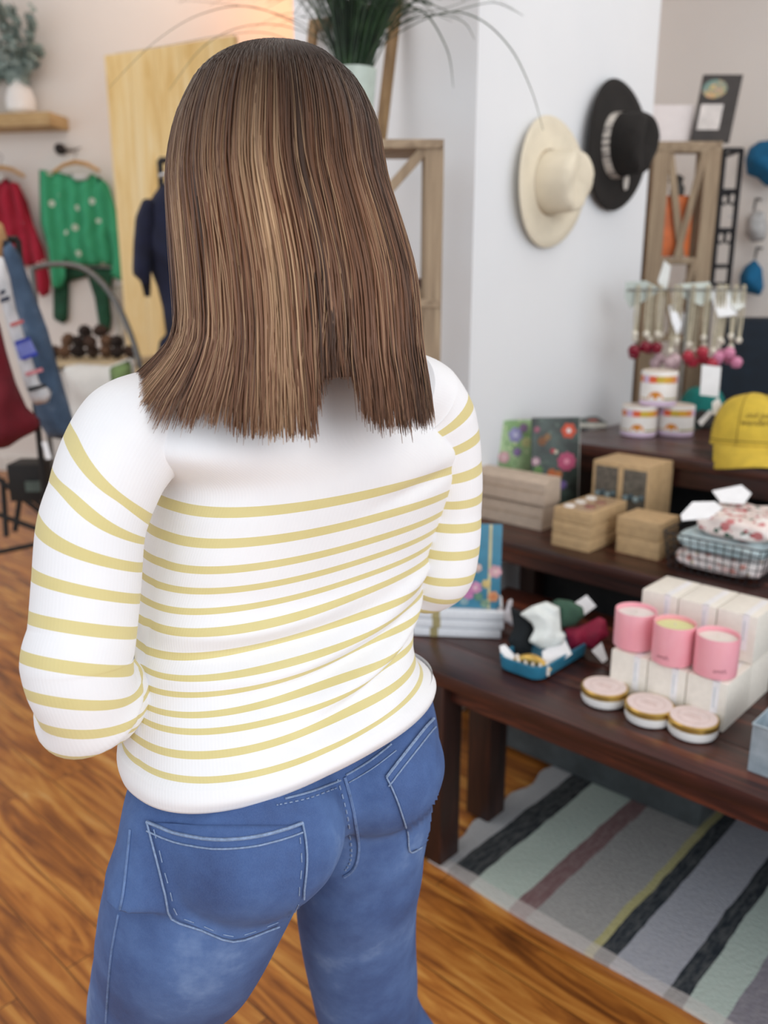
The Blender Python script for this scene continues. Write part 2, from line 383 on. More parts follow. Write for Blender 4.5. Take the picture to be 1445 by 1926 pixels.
def smooth_interp(z,k):
    # catmull-rom through the ring table
    xs=RZ[:,0]; i=int(np.clip(np.searchsorted(xs,z)-1,0,len(xs)-2)); t=(z-xs[i])/(xs[i+1]-xs[i])
    p=[RZ[int(np.clip(i+d,0,len(xs)-1)),k] for d in (-1,0,1,2)]
    xx=[xs[int(np.clip(i+d,0,len(xs)-1))] for d in (-1,0,1,2)]
    m1=(p[2]-p[0])/max(xx[2]-xx[0],1e-6); m2=(p[3]-p[1])/max(xx[3]-xx[1],1e-6); h=xx[2]-xx[1]
    return (2*t**3-3*t*t+1)*p[1]+(t**3-2*t*t+t)*h*m1+(-2*t**3+3*t*t)*p[2]+(t**3-t*t)*h*m2
NA=150
def fold(y,z,th):
    """soft drag folds across the small of the back"""
    s=math.sin(th); back=max(0,s)**.6 if s>0 else .25
    u=(y-.55)/.2; h=0
    for (zc,am,wd_,sl,cur,uc,uw) in FOLDS:
        zcy=zc+sl*u+cur*u*u
        h+=2.2*am*math.exp(-((z-zcy)/wd_)**2)*math.exp(-((u-uc)/uw)**2)
    return h*back
FOLDS=[(1.075,.0050,.010,.004,.012,-.45,.6),(1.052,-.0055,.009,.006,.014,-.4,.6),(1.035,.0050,.010,.010,.016,-.1,.8),(1.015,-.0040,.008,.012,.016,.1,.7),
       (1.000,.0045,.009,.018,.014,.3,.7),(.984,-.0035,.007,.022,.012,.4,.6),(1.10,-.004,.010,-.02,.0,-.85,.35),(1.13,.004,.012,-.03,0,-.85,.3),(1.165,-.003,.010,.03,0,.75,.35),(1.04,.004,.008,.03,0,.85,.3),(.965,.003,.008,.01,.01,-.2,.9)]
# stripes: rows (in the photo) of the thirteen yellow bands down the middle of the back
def ring_pt(z,th):
    cx,cy,a,b,bf,pw=[smooth_interp(z,k) for k in range(1,7)]
    c,s=math.cos(th),math.sin(th); q=2/pw; X=math.copysign(abs(s)**q,s); Y=math.copysign(abs(c)**q,c)
    p=np.array([cx+(b if X>0 else bf)*X,cy+a*Y,z]); h=fold(p[1],z,th); nn=np.array([s,c*.8,0]); return p+nn*h
rows=[964,1023,1072,1111,1149,1187,1233,1269,1299,1337,1372,1417,1464]
zs=np.linspace(.93,1.3,80); prow=[]
for z in zs:
    pr_=[proj(ring_pt(z,t)) for t in np.linspace(.3,2.9,14)]; pr_.sort(key=lambda p:abs(p[0]-420)); prow.append(pr_[0][1])
prow=np.array(prow); o_=np.argsort(prow); zst=np.interp(rows,prow[o_],zs[o_])   # heights of the stripes
zst=list(zst); ph=list(range(1,14))
def phase(z): 
    if z>zst[0]: return 1-(z-zst[0])/(zst[0]-zst[1])
    if z<zst[-1]: return 13+(zst[-1]-z)/(zst[-2]-zst[-1])
    return float(np.interp(-z,[-q for q in zst],ph))
print('stripe z',[round(q,3) for q in zst])
def knit(name,stripes=True):
    t=NT(name,.85); uvn=t.n('ShaderNodeUVMap'); sp=t.n('ShaderNodeSeparateXYZ'); t.l(uvn.outputs[0],sp.inputs[0])
    v=sp.outputs[1]; fr=t.math('ABSOLUTE',t.math('SUBTRACT',t.math('FRACT',t.math('ADD',v,.5)),.5))
    s1=t.math('LESS_THAN',fr,.168); s1=t.math('MULTIPLY',s1,t.math('GREATER_THAN',v,.6)); s1=t.math('MULTIPLY',s1,t.math('LESS_THAN',v,13.5))
    blot=t.noise(t.coord(),14,3)
    wcol=t.ramp(blot,[(.3,'f1f1f3'),(.7,'ececef')]); ycol=t.ramp(blot,[(.3,'dccf95'),(.7,'d6c88b')])
    t.col(t.mix(s1,wcol,ycol) if stripes else wcol)
    rib=t.math('SINE',t.math('MULTIPLY',sp.outputs[0],1500)); t.bump(t.math('MULTIPLY',rib,1),.10,.0004)
    t.b.inputs['Sheen Weight'].default_value=.15; return t.m
km=knit('sweater_knit')
mb=MB(); uv=[]
for z in zz:
    for k in range(NA):
        th=2*pi*k/NA; p=ring_pt(z,th)
        band=z<.958
        if band: p=p+np.array([math.sin(th),math.cos(th),0])*(.0035+.0025*math.sin(pi*(z-.93)/.028))
        sag=.010*math.cos(th*2+pi)*0
        p=p+ZA*.006*math.exp(-((z-.93)/.03)**2)-ZA*.008*float(np.clip((.50-p[1])/.15,0,1))*math.exp(-((z-.93)/.05)**2); mb.v.append(tuple(p)); uv.append((k/NA,14 if band else phase(z)))
nz=len(zz)
for i in range(nz-1):
    for k in range(NA):
        k2=(k+1)%NA; mb.f.append((i*NA+k,(i+1)*NA+k,(i+1)*NA+k2,i*NA+k2)); mb.mi.append(0)
# turned-in hem and neckline so the knit has thickness
for base,sgn in ((0,1),((nz-1)*NA,-1)):
    b0=len(mb.v); cx,cy=RZ[0 if sgn>0 else -1,1:3]
    for q in range(2):
        for k in range(NA):
            p=np.array(mb.v[base+k]); c=np.array([cx,cy,p[2]]); d=(c-p)/np.linalg.norm(c-p)
            p=p+d*.004+ZA*sgn*(0 if q==0 else .02); mb.v.append(tuple(p)); uv.append((k/NA,14))
    for k in range(NA):
        k2=(k+1)%NA
        mb.f+= [(base+k,base+k2,b0+k2,b0+k),(b0+k,b0+k2,b0+NA+k2,b0+NA+k)]; mb.mi+=[0,0]
mb.uv=uv
sweater=mb.build('sweater',km,person,'all')
swt=BVHTree.FromPolygons([v.co[:] for v in sweater.data.vertices],[tuple(p.vertices) for p in sweater.data.polygons])
# --- sleeves ---
def sleeve(ctrl,first,spacing,name,folds,tilt=0):
    P=[dep(*c[:3]) for c in ctrl]; path=catmull(P,14); rr=np.interp(np.linspace(0,len(P)-1,len(path)),range(len(P)),[c[3] for c in ctrl])
    mb=MB(); mb.tube(path,rr,44); s=0; arc=[0]
    for i in range(1,len(path)): s+=np.linalg.norm(path[i]-path[i-1]); arc.append(s)
    uv=[]
    for i in range(len(path)):
        c=path[i]
        for k in range(44):
            j=i*44+k; p=np.array(mb.v[j]); d=(p-c)/max(rr[i],1e-6); h=0
            for (ai,am,wd_,kk,ph_) in folds:
                h+=2.2*am*math.exp(-((arc[i]-ai-.012*math.sin(2*pi*k/44+kk))/wd_)**2)*(.5+.5*math.sin(2*pi*k/44+ph_))
            mb.v[j]=tuple(p+d*h)
            va=1+(arc[i]-first-tilt*math.exp(-((max(0,arc[i]-first))/.10)**2)*float((np.array(mb.v[j])-c)@cr))/spacing
            if arc[i]>first+.13: va=uv[j-44][1]+float(np.linalg.norm(np.array(mb.v[j])-np.array(mb.v[j-44])))/spacing
            uv.append((k/44*.35,va))
    mb.uv=uv; return mb.build(name,km,sweater,'all'),path,arc
slL,pathL,arcL=sleeve([(330,790,.86,.040),(290,800,.83,.053),(250,822,.80,.0540),(216,872,.785,.0505),(190,940,.78,.0475),(172,1000,.775,.0475),(164,1100,.772,.0475),(156,1190,.768,.0470),(147,1245,.765,.0490),(163,1300,.775,.0455),(205,1308,.825,.041),(262,1295,.90,.037),(350,1290,.97,.035)],
   .118,.0335,'sleeve',[(.335,.007,.008,0,2.6),(.352,-.007,.007,1,2.2),(.368,.008,.010,2,1.5),(.395,-.006,.007,1,2.0),(.41,.006,.010,1,2.5)],.55)
slR,pathR,arcR=sleeve([(755,735,.95,.045),(792,755,.98,.050),(824,800,1.0,.047),(847,880,1.02,.038),(850,960,1.04,.036),(845,1030,1.05,.0375),(830,1085,1.06,.037),(780,1095,1.09,.034),(700,1075,1.12,.032)],
   .0675,.0335,'sleeve',[(.30,.005,.01,0,0),(.33,-.004,.009,1,0),(.35,.005,.011,2,.5)])
# --- jeans ---
def denim():
    t=NT('denim',.8); v=t.coord(); big=t.noise(v,7,5,.65); fine=t.noise(t.coord(scale=(900,900,500)),1,2)
    c=t.ramp(big,[(.30,'243d70'),(.46,'345288'),(.60,'48689e'),(.76,'7894c0')]); c=t.mix(t.math('MULTIPLY',fine,.18),c,'8fa6cb'); t.col(c)
    t.bump(fine,.2,.0006); return t.m
dn=denim()
jb=MB()
def shell(levels,n=48):
    vs=[];fs=[]
    for (z,cx,cy,a,b,bf) in levels:
        for k in range(n):
            th=2*pi*k/n; s,c=math.sin(th),math.cos(th); vs.append((cx+(b if s>0 else bf)*s,cy+a*c,z))
    m=len(levels)
    for i in range(m-1):
        for k in range(n): k2=(k+1)%n; fs.append((i*n+k,(i+1)*n+k,(i+1)*n+k2,i*n+k2))
    fs.append(tuple(range(n))); fs.append(tuple((m-1)*n+k for k in range(n))[::-1]); jb.add(vs,fs)
JL=itp([(1400,262),(1480,250),(1540,238),(1583,233),(1633,217),(1704,194),(1780,178),(1926,166)])
JR=itp([(1320,808),(1340,812),(1400,816),(1477,822),(1552,818),(1590,802),(1613,796),(1704,784)])
jl=[]
for z,cx,b,bf in ((.985,-.672,.080,.085),(.965,-.664,.098,.100),(.94,-.655,.108,.11),(.90,-.645,.118,.112),(.86,-.642,.120,.112),(.825,-.648,.108,.112)):
    cy,a,R=solve_level(z,cx,b,JL,JR,bf,2.0,.55,.18); jl.append((z,cx,cy,a,b,bf))
print('jeans',[tuple(round(q,3) for q in l) for l in jl])
shell([(l[0],l[1]-.01,l[2],l[3]-(.03 if l[0]>.95 else .008 if l[0]>.92 else 0),l[4]*.82,l[5]) for l in jl[::-1]])
def leg(ctrl,n=16):
    P=[np.array(c[:3]) for c in ctrl]; path=catmull(P,8); r=np.interp(np.linspace(0,len(P)-1,len(path)),range(len(P)),[c[3] for c in ctrl]); jb.tube(path,r,40)
def legpx(rows):
    """rows: (row, left px, right px, depth) -> centre and radius"""
    out=[]
    for y,l,r,d in rows: p=dep((l+r)/2,y,d); out.append((p[0],p[1],p[2],(r-l)/2/FP*d*.985))
    return out
cL,cR=jl[3],jl[3]
lgL=[(-.662,.475,.935,.098),(-.652,.468,.875,.106)]+legpx([(1690,196,548,.925),(1780,180,500,.985),(1850,172,430,1.03),(1926,167,398,1.09)])
e=np.array(lgL[-1][:3]); footL=np.array([-.86,.43,.09]); lgL+=[tuple(e*.55+footL*.45+np.array([.0,0,-.01]))+(.062,),tuple(footL)+(.062,),tuple(footL-ZA*.05)+(.066,)]
lgR=[(-.655,.640,.935,.092),(-.643,.640,.875,.100)]+legpx([(1600,560,800,1.055),(1704,556,786,1.12),(1830,579,787,1.20),(1926,612,800,1.26)])
e=np.array(lgR[-1][:3]); footR=np.array([-.60,.86,.09]); lgR+=[tuple(e*.5+footR*.5)+(.060,),tuple(footR)+(.062,),tuple(footR-ZA*.05)+(.066,)]
leg(lgL); leg(lgR)
print('legs',[tuple(round(float(q),3) for q in l) for l in lgL],[tuple(round(float(q),3) for q in l) for l in lgR])
# seat
def blob(c,r,n=20):
    vs=[];fs=[]
    jb.lathe([(max(1e-3,math.sin(pi*i/n)),-math.cos(pi*i/n)) for i in range(n+1)],n=n); m=(n+1)*n
    for i in range(len(jb.v)-m,len(jb.v)): v=jb.v[i]; jb.v[i]=(c[0]+v[0]*r[0],c[1]+v[1]*r[1],c[2]+v[2]*r[2])
blob((-.618,.458,.868),(.105,.098,.085)); blob((-.612,.622,.872),(.098,.088,.080))
jeans=remesh(jb,'jeans',dn,person,.0055,6)
tree=BVHTree.FromPolygons([v.co[:] for v in jeans.data.vertices],[tuple(p.vertices) for p in jeans.data.polygons])
def onto(px,py,lift=.0012,tr=None):
    d=Vector(cf+cr*(px-CX)/FP-cu*(py-CY)/FP).normalized(); h,n,i,q=(tr or tree).ray_cast(Vector(C0),d)
    return None if h is None else np.array(h+n*lift)
def stitch(pts,r=.0009,lift=.0009,dash=False,step=7,mb=None,tr=None,depth=None):
    mb=mb or MB(); P=catmull([np.array([a,b,0.]) for a,b in pts],max(3,int(40/len(pts)))) if len(pts)>2 else [np.array([*pts[0],0.])*(1-t)+np.array([*pts[1],0.])*t for t in np.linspace(0,1,30)]
    Q=[onto(p[0],p[1],lift,tr) for p in P]; Q=[q for q in Q if q is not None]
    seg=[[Q[0]]]
    for q in Q[1:]:
        if np.linalg.norm(q-seg[-1][-1])>.03: seg.append([q])
        else: seg[-1].append(q)
    for s_ in seg:
        if len(s_)<2: continue
        if dash:
            for i in range(0,len(s_)-1,2): mb.tube(s_[i:i+2],r,5)
        else: mb.tube(s_,r,6)
    return mb
th_m=M('8da3c6',.8,vary=.2,scale=300); th_d=M('2f4876',.85,vary=.25,scale=300)
def patch(poly,name):
    """pocket: slightly raised denim panel following the jeans"""
    xs=[p[0] for p in poly]; ys=[p[1] for p in poly]; g=30; mb=MB(); idx={}; 
    for j in range(g+1):
        y=min(ys)+(max(ys)-min(ys))*j/g; cr_=[]
        for a in range(len(poly)):
            (x1,y1),(x2,y2)=poly[a],poly[(a+1)%len(poly)]
            if (y1<=y)!=(y2<=y): cr_.append(x1+(y-y1)/(y2-y1)*(x2-x1))
        if len(cr_)<2: continue
        xl,xr=min(cr_),max(cr_)
        for i in range(g+1):
            x=xl+(xr-xl)*i/g; e=min(i,g-i,j,g-j)
            q=onto(x,y,.0022 if e>0 else .0002)
            if q is not None: idx[(i,j)]=len(mb.v); mb.v.append(tuple(q))
    for j in range(g):
        for i in range(g):
            k=[(i,j),(i,j+1),(i+1,j+1),(i+1,j)]
            if all(q in idx for q in k): mb.f.append(tuple(idx[q] for q in k)); mb.mi.append(0)
    return mb.build(name,dn,jeans,'all')
PL=[(279,1546),(330,1566),(385,1577),(430,1579),(480,1574),(530,1562),(567,1549),(573,1580),(575,1620),(570,1670),(562,1719),(500,1748),(438,1767),(380,1746),(324,1724),(312,1680),(298,1620)]
PRt=[(726,1461),(770,1405),(812,1352),(820,1400),(822,1450),(826,1510),(822,1560),(806,1583),(769,1603),(764,1560),(751,1517),(738,1485)]
for nm,P_,top,rest in (('back_pocket',PL,PL[:7],PL[6:]+[PL[0]]),('back_pocket',PRt,PRt[:3],[PRt[0]]+PRt[:8:-1]+[PRt[8]])):
    pk=patch(P_,nm)
    s_=MB(); stitch(top,.0016,.0030,mb=s_); stitch(rest if nm=='back_pocket' and P_ is PL else [(726,1461),(738,1485),(751,1517),(764,1560),(769,1600),(790,1592)],.0010,.0028,mb=s_)
    stitch([(x+ (4 if P_ is not PL else 0),y+17) for x,y in top],.0009,.0030,mb=s_)
    if P_ is PL: stitch([(292,1560),(308,1620),(322,1675),(334,1716),(385,1738),(438,1757),(500,1739),(553,1711),(561,1665),(565,1620),(562,1575)],.0006,.0028,True,mb=s_)
    s_.build('pocket_stitching',th_m,pk,True)
s_=MB(); stitch([(647,1462),(658,1500),(668,1545),(675,1585),(673,1615),(664,1636),(648,1648)],.0019,.001,mb=s_); s_.build('seat_seam',M('6f8bbb',.8,vary=.2,scale=200),jeans,True)
s_=MB(); stitch([(634,1466),(646,1510),(655,1550),(661,1590),(660,1618),(650,1636)],.0010,.001,True,mb=s_)
stitch([(536,1503),(590,1488),(640,1468)],.0011,.001,mb=s_); stitch([(520,1515),(580,1502),(634,1482)],.0007,.001,True,mb=s_)
s_.build('yoke_stitching',th_m,jeans,True); s_=MB(); stitch([(650,1458),(695,1432),(736,1400)],.0011,.001,mb=s_); stitch([(655,1472),(700,1446),(745,1412)],.0007,.001,mb=s_)
s_.build('yoke_stitching',th_m,jeans,True)
s_=MB(); stitch([(246,1560),(240,1620),(233,1679),(222,1730),(211,1790),(205,1850),(200,1922)],.0013,.0008,mb=s_); s_.build('side_seam',M('6f8bbb',.8,vary=.25,scale=120),jeans,True)
s_=MB(); stitch([(272,800),(283,840),(289,890),(290,930),(285,962)],.0011,.0008,mb=s_,tr=swt); s_.build('armhole_seam',M('f4f4f4',.85,vary=.03),sweater,True)
# --- body (one continuous surface: head with face, neck, trunk, arms, hands, feet) ---
bb=MB()
def bl(c,r,rot=None,n=24):
    m0=len(bb.v); bb.lathe([(max(1e-3,math.sin(pi*i/n)),-math.cos(pi*i/n)) for i in range(n+1)],n=n)
    for i in range(m0,len(bb.v)):
        v=np.array(bb.v[i])*np.array(r); v=rot@v if rot is not None else v; bb.v[i]=tuple(np.asarray(c)+v)
hd=math.radians(20)                      # head turned a little to the right of the chest
HF=np.array([-math.cos(hd),math.sin(hd),0]); HR=np.array([math.sin(hd),math.cos(hd),0]); HM=np.stack([HF,HR,ZA],1)
HC=np.array([-.722,.600,1.502])
def hp(f,r,u): return HC+HF*f+HR*r+ZA*u
bl(hp(-.005,0,.02),(.092,.072,.085),HM); bl(hp(.025,0,-.035),(.065,.058,.078),HM); bl(hp(.055,0,-.085),(.028,.026,.022),HM)
bb.tube([hp(.088,0,.005),hp(.102,0,-.018),hp(.108,0,-.032)],[.007,.009,.011],12)   # nose
bl(hp(.082,0,-.058),(.012,.024,.006),HM); bl(hp(.080,0,-.068),(.012,.020,.006),HM)   # lips
for s_ in (-1,1):
    bl(hp(.076,s_*.031,.008),(.014,.017,.012),HM); bl(hp(.080,s_*.031,.026),(.010,.022,.006),HM); bl(hp(.06,s_*.045,-.03),(.028,.022,.025),HM)
    bl(hp(-.005,s_*.074,-.005),(.018,.009,.030),HM)
bb.tube([hp(-.015,0,-.05),np.array([-.712,.604,1.39]),np.array([-.70,.60,1.33])],[.052,.050,.075],28)
def trunk(levels,n=40):
    vs=[];fs=[]
    for (z,cx,cy,a,b,bf) in levels:
        for k in range(n):
            th=2*pi*k/n; s,c=math.sin(th),math.cos(th); vs.append((cx+(b if s>0 else bf)*s,cy+a*c,z))
    m=len(levels)
    for i in range(m-1):
        for k in range(n): k2=(k+1)%n; fs.append((i*n+k,(i+1)*n+k,(i+1)*n+k2,i*n+k2))
    fs.append(tuple(range(n))); fs.append(tuple((m-1)*n+k for k in range(n))[::-1]); bb.add(vs,fs)
trunk([(l[0],l[1],l[2],l[3]-.022,l[4]-.016,l[5]-.018) for l in ringz if l[0]<1.36])
def arm(path,shrink,lim):
    bb.tube(path,shrink,18)
def limb(path,rs): bb.tube(catmull(path,6),np.interp(np.linspace(0,len(path)-1,(len(path)-1)*6+1),range(len(path)),rs),20)
aL=[pathL[i] for i in (14,28,56,84,112,126,140,154,len(pathL)-1)]; aR=[pathR[i] for i in (14,28,56,70,84,98,len(pathR)-1)]
hl=np.array([-.865,.565,1.085]); hr=np.array([-.875,.655,1.10])
limb(aL+[hl+np.array([.02,-.03,-.005])],[.04,.042,.036,.036,.036,.035,.034,.031,.028,.024]); limb(aR+[hr+np.array([.02,.03,0])],[.038,.038,.030,.030,.029,.028,.026,.022])
def hand(w,fwd,up,side):
    """palm and five fingers gently curled"""
    fwd=fwd/np.linalg.norm(fwd); up=up-fwd*(up@fwd); up/=np.linalg.norm(up); lat=np.cross(fwd,up)*side
    R=np.stack([fwd,lat,up],1); bl(w+fwd*.045,(.048,.038,.014),R,16); bb.tube([w-fwd*.01,w+fwd*.03],[.022,.024],12)
    for i,(ln,o_) in enumerate(((.068,.027),(.076,.009),(.071,-.009),(.056,-.026))):
        b0=w+fwd*.082+lat*o_; bb.tube(catmull([b0-fwd*.02,b0,b0+fwd*ln*.4-up*.012,b0+fwd*ln*.62-up*.034,b0+fwd*ln*.55-up*.055],4),[.0085]*9+[.0075]*7+[.006],10)
    t0=w+fwd*.025+lat*.030; bb.tube(catmull([t0,t0+lat*.022+fwd*.022-up*.008,t0+lat*.026+fwd*.045-up*.022,t0+lat*.014+fwd*.062-up*.032],4),[.011]*5+[.0095]*5+[.0085,.008,.006],10)
hand(hl,np.array([-.55,.75,.2]),np.array([-.4,-.2,.9]),1); hand(hr,np.array([-.55,-.75,.15]),np.array([-.4,.2,.9]),-1)
limb([np.array(c[:3]) for c in lgL[1:]],[c[3]-.02 for c in lgL[1:]]); limb([np.array(c[:3]) for c in lgR[1:]],[c[3]-.02 for c in lgR[1:]])
body=remesh(bb,'body',skin.m,person,.0045,2)
# shoes (below the frame)
for f_ in (footL,footR):
    s_=MB(); g=f_.copy(); s_.obox(g+np.array([-.05,0,-.078]),XA*.13,YA*.044,ZA*.012,bev=.01); 
    s_.tube([g+np.array([.045,0,-.045]),g+np.array([0,0,-.04]),g+np.array([-.06,0,-.052]),g+np.array([-.13,0,-.06]),g+np.array([-.165,0,-.066])],[.036,.043,.043,.036,.018],20,flat=1)
    s_.build('shoe',M('f0ece6',.6),person,True)
# --- hair ---
hrow=[ # row, left px, right px, depth, half depth
 (95,500,560,.845,.030),(104,450,612,.846,.062),(122,412,638,.847,.085),(150,380,668,.848,.104),(185,360,690,.849,.116),(240,337,712,.850,.124),(330,322,728,.848,.128),(420,326,756,.845,.128),(510,333,780,.842,.126),(600,338,789,.836,.122),(650,336,792,.833,.119),(690,334,799,.830,.117),(735,330,806,.826,.116),(780,328,812,.822,.116),(830,326,820,.818,.116)]
HRW=[]
for y,l,r,d,b in hrow: c=dep((l+r)/2,y,d); HRW.append((c[0],c[1],c[2],(r-l)/2/FP*d,b))
HRW=np.array(HRW); tt=np.cumsum([0]+[math.dist((hrow[i][0],HRW[i,3]*1800),(hrow[i-1][0],HRW[i-1,3]*1800)) for i in range(1,len(hrow))]); T0=tt/tt[-1]
rowT=lambda row: float(np.interp(row,[h[0] for h in hrow],T0))
FT=[rowT(r_) for r_ in (600,640,690,735,780,830)]; FA=[0,.006,.030,.056,.074,.080]
def hsurf(phi,t,k=1.0):
    """phi 0 = towards the camera, +90deg = photo right; k scales the layer"""
    t=min(max(t,0),1); q=[]
    i=int(np.clip(np.searchsorted(T0,t)-1,0,len(T0)-2)); u=(t-T0[i])/(T0[i+1]-T0[i])
    for c in range(5):
        p=[HRW[int(np.clip(i+d,0,len(T0)-1)),c] for d in (-1,0,1,2)]
        q.append(.5*((2*p[1])+(-p[0]+p[2])*u+(2*p[0]-5*p[1]+4*p[2]-p[3])*u*u+(-p[0]+3*p[1]-3*p[2]+p[3])*u**3))
    a,b=max(q[3],.01)*k,max(q[4],.01)*k
    ex=float(np.interp(t,FT,FA))*max(0,(-math.sin(phi)-.05)/.95)**1.6
    return np.array([q[0],q[1],q[2]])+cr*(a*math.sin(phi)-ex)-fh*b*math.cos(phi)
# face opening: the head looks along -X, away and to the left of the camera
fa=math.atan2((HF@cr),-(HF@fh))   # phi of the face
def facegap(phi,t):
    d=(phi-fa+pi)%(2*pi)-pi; lim=.15 if t<rowT(170) else .80
    return abs(d)<lim and t>rowT(140)
def endrow(x):   # row where the hair ends, by the column it hangs at
    return float(np.interp(x,[200,225,250,300,350,400,425,440,500,585,600,612,640,672,685,700,760,785,803,830],[722,734,758,786,796,792,784,808,820,816,760,712,704,712,780,800,798,796,786,770]))
def hair_mat(name,root,a,b,c):
    t=NT(name,.42); oi=t.n('ShaderNodeUVMap'); sp=t.n('ShaderNodeSeparateXYZ'); t.l(oi.outputs[0],sp.inputs[0])
    r=t.ramp(sp.outputs[0],[(.0,a),(.5,b),(1,c)])
    gr=t.ramp(sp.outputs[1],[(.14,'ffffff'),(.50,'000000')]); t.col(t.mix(gr,r,root))  # dark roots, carried further down to paint in the shade on the crown
    t.b.inputs['Specular IOR Level'].default_value=.45; t.b.inputs['Anisotropic'].default_value=.4; return t.m
hm=hair_mat('hair','26140a','3e281b','7a5239','d0ac86')
cap_=MB(); cuv=[]; NP,NT_=120,46; TE=rowT(690)
for j in range(NT_+1):
    for k in range(NP):
        phi=2*pi*k/NP; t=TE*j/NT_
        d=(phi-fa+pi)%(2*pi)-pi; kk=.90
        p=hsurf(phi,t,kk)
        cap_.v.append(tuple(p)); cuv.append((.12,t))
for j in range(NT_):
    for k in range(NP):
        if facegap(2*pi*(k+.5)/NP,TE*(j+.5)/NT_): continue
        k2=(k+1)%NP; cap_.f.append((j*NP+k,(j+1)*NP+k,(j+1)*NP+k2,j*NP+k2)); cap_.mi.append(0)
cap_.uv=cuv
hair=cap_.build('hair',hm,person,'all')
st=MB(); suv=[]
part_c=hsurf(0,0,1)
def strand(phi,k,wd_,tone,t0=0.0,jit=1.0,end=None,flare=0):
    seg=20; th0=phi; cl_=(round(phi/.085)+.35*math.sin(round(phi/.085)*7.7))*.085; ph_=random.uniform(0,6.28); wl=random.uniform(.010,.035)*jit
    # where does this strand end
    x_end=proj(hsurf(phi,rowT(760),k))[0]; front=math.cos(phi)<-.15
    er=endrow(x_end) if not front else 690+random.uniform(-20,30)
    er+=(random.gauss(0,8)+22*noise.noise(Vector((phi*9,7,0)))) if end is None else end
    t1=rowT(er)
    if not front:
        for _ in range(4): t1=min(1,max(.5,t1+(er-proj(hsurf(phi,t1,k))[1])/800))
    n0=len(st.v); prev=None
    pts=[]; tv=[]
    for i in range(seg+1):
        u=i/seg; t=t0+(t1-t0)*u
        pp=th0+wl*math.sin(ph_+u*5)*u+flare*u**3+(cl_-th0)*.5*u**4
        kk=k*(1+.02*math.sin(ph_*2+u*7)*u)
        if facegap(pp,t) and t>rowT(200): return
        pts.append(hsurf(pp,t,kk)); tv.append(t)
    for i,p in enumerate(pts):
        u=i/seg; tg=pts[min(i+1,seg)]-pts[max(i-1,0)]; tg/=max(np.linalg.norm(tg),1e-9)
        out=cr*math.sin(th0)-fh*math.cos(th0)+ZA*.3*(1-u); sd=np.cross(tg,out); sd/=max(np.linalg.norm(sd),1e-9); nn=np.cross(sd,tg)
        w_=wd_*(.55+.45*min(1,u*4))*(1 if u<.8 else (1-u)/.2*.85+.15)
        for q in (sd*w_,nn*w_*.45,-sd*w_,-nn*w_*.45): st.v.append(tuple(p+q)); suv.append((tone,tv[i]))
    for i in range(seg):
        for q in range(4): q2=(q+1)%4; a=n0+i*4; st.f.append((a+q,a+q2,a+4+q2,a+4+q)); st.mi.append(0)
def tone_at(phi):
    # random light and dark streaks; left half lightened to paint in its shine
    v=.38+.26*noise.noise(Vector((phi*5.0,1.3,0)))*2+.26*noise.noise(Vector((phi*21,4.1,0)))*2+random.gauss(0,.11)
    if -1.4<phi<0: v+=.16
    return min(1,max(0,v))
for i in range(1500):
    phi=random.uniform(-pi,pi); strand(phi,random.uniform(.905,.985),random.uniform(.0016,.0030),tone_at(phi)*.8,random.uniform(0,.03))
for i in range(2600):
    phi=random.uniform(-pi*.62,pi*.62); strand(phi,random.uniform(.965,1.008),random.uniform(.0006,.0014),tone_at(phi),random.uniform(0,.06),1.6)
for i in range(60):
    phi=random.uniform(-pi*.5,pi*.5); strand(phi,random.uniform(1.0,1.025),.00035,.8,random.uniform(0,.3),3,random.gauss(0,14))
st.uv=suv; st.build('hair_strands',hm,hair,'all')
# thin chain glinting at the nape
ch=MB(); nk=[np.array([-.714+.054*math.sin(a_)*1.02,.605+.054*math.cos(a_),1.368+.004*math.sin(a_*9)]) for a_ in np.linspace(0,2*pi,60)]
ch.tube(nk,.0009,6); ch.build('necklace',M('e8c9a0',.25,1),person,True)
# ================= THINGS ON THE TABLES =================
def bx(name,label,cat,corner,lpx,rpx,toprow,z,mats,group=None,bev=.002,top=None,depth=None,parent=None,h=None,lo_only=False):
    """axis-aligned box standing on height z: near corner, left and right extents read as sight lines"""
    P=onz(corner[0],corner[1],z); a=col_on(P,-XA,lpx)[0] if lpx is not None else P[0]-.2; y1=col_on(P,YA,rpx)[1] if rpx is not None else P[1]+(depth or .1)
    h=h or row_on(P,ZA,toprow)[2]-z
    return (a,P[1],z+.0005),(P[0],y1,z+h)
def simple(name,mb,m,label,cat,group=None,smooth=True):
    o=mb.build(name,m,None,smooth); return tag(o,label,cat,group)
# --- three lidded jars ---
mwhite=M('f6f4f2',.35,vary=.03); gold=M('dcb765',.36,.9,vary=.1); blush=M('f0dfdb',.6,vary=.06,scale=60)
def jar(cx_,cy_,lab):
    p=onz(cx_,cy_,ZL); t=thing('candle_jar',lab,'jar',(p[0],p[1],ZL),'gold lidded white candle jars on the lowest table')
    MB().lathe([(.038,.0005),(.046,.003),(.0485,.009),(.0485,.020),(.046,.022)],p,40).build('jar_body',mwhite,t,True)
    MB().lathe([(.0475,.0215),(.0495,.0225),(.0495,.0335),(.047,.036),(.0455,.0355)],p,40).build('lid_band',gold,t,True)
    lb=MB().lathe([(.0455,.0358),(.0450,.0366),(.001,.0366)],p,40).build('lid_label',blush,t,True)
    g=MB(); g.lathe([(.030,.0367),(.0305,.0371),(.031,.0367)],p,32,cap=False)
    for i,wd_ in enumerate((.018,.013)): g.box((p[0]-wd_,p[1]-.006+i*.009,ZL+.0366),(p[0]+wd_,p[1]-.004+i*.009,ZL+.0370))
    g.build('lid_print',M('d9bdb4',.6),lb)
jar(1136,1318,'small white jar with gold lid, leftmost of the three along the table edge')
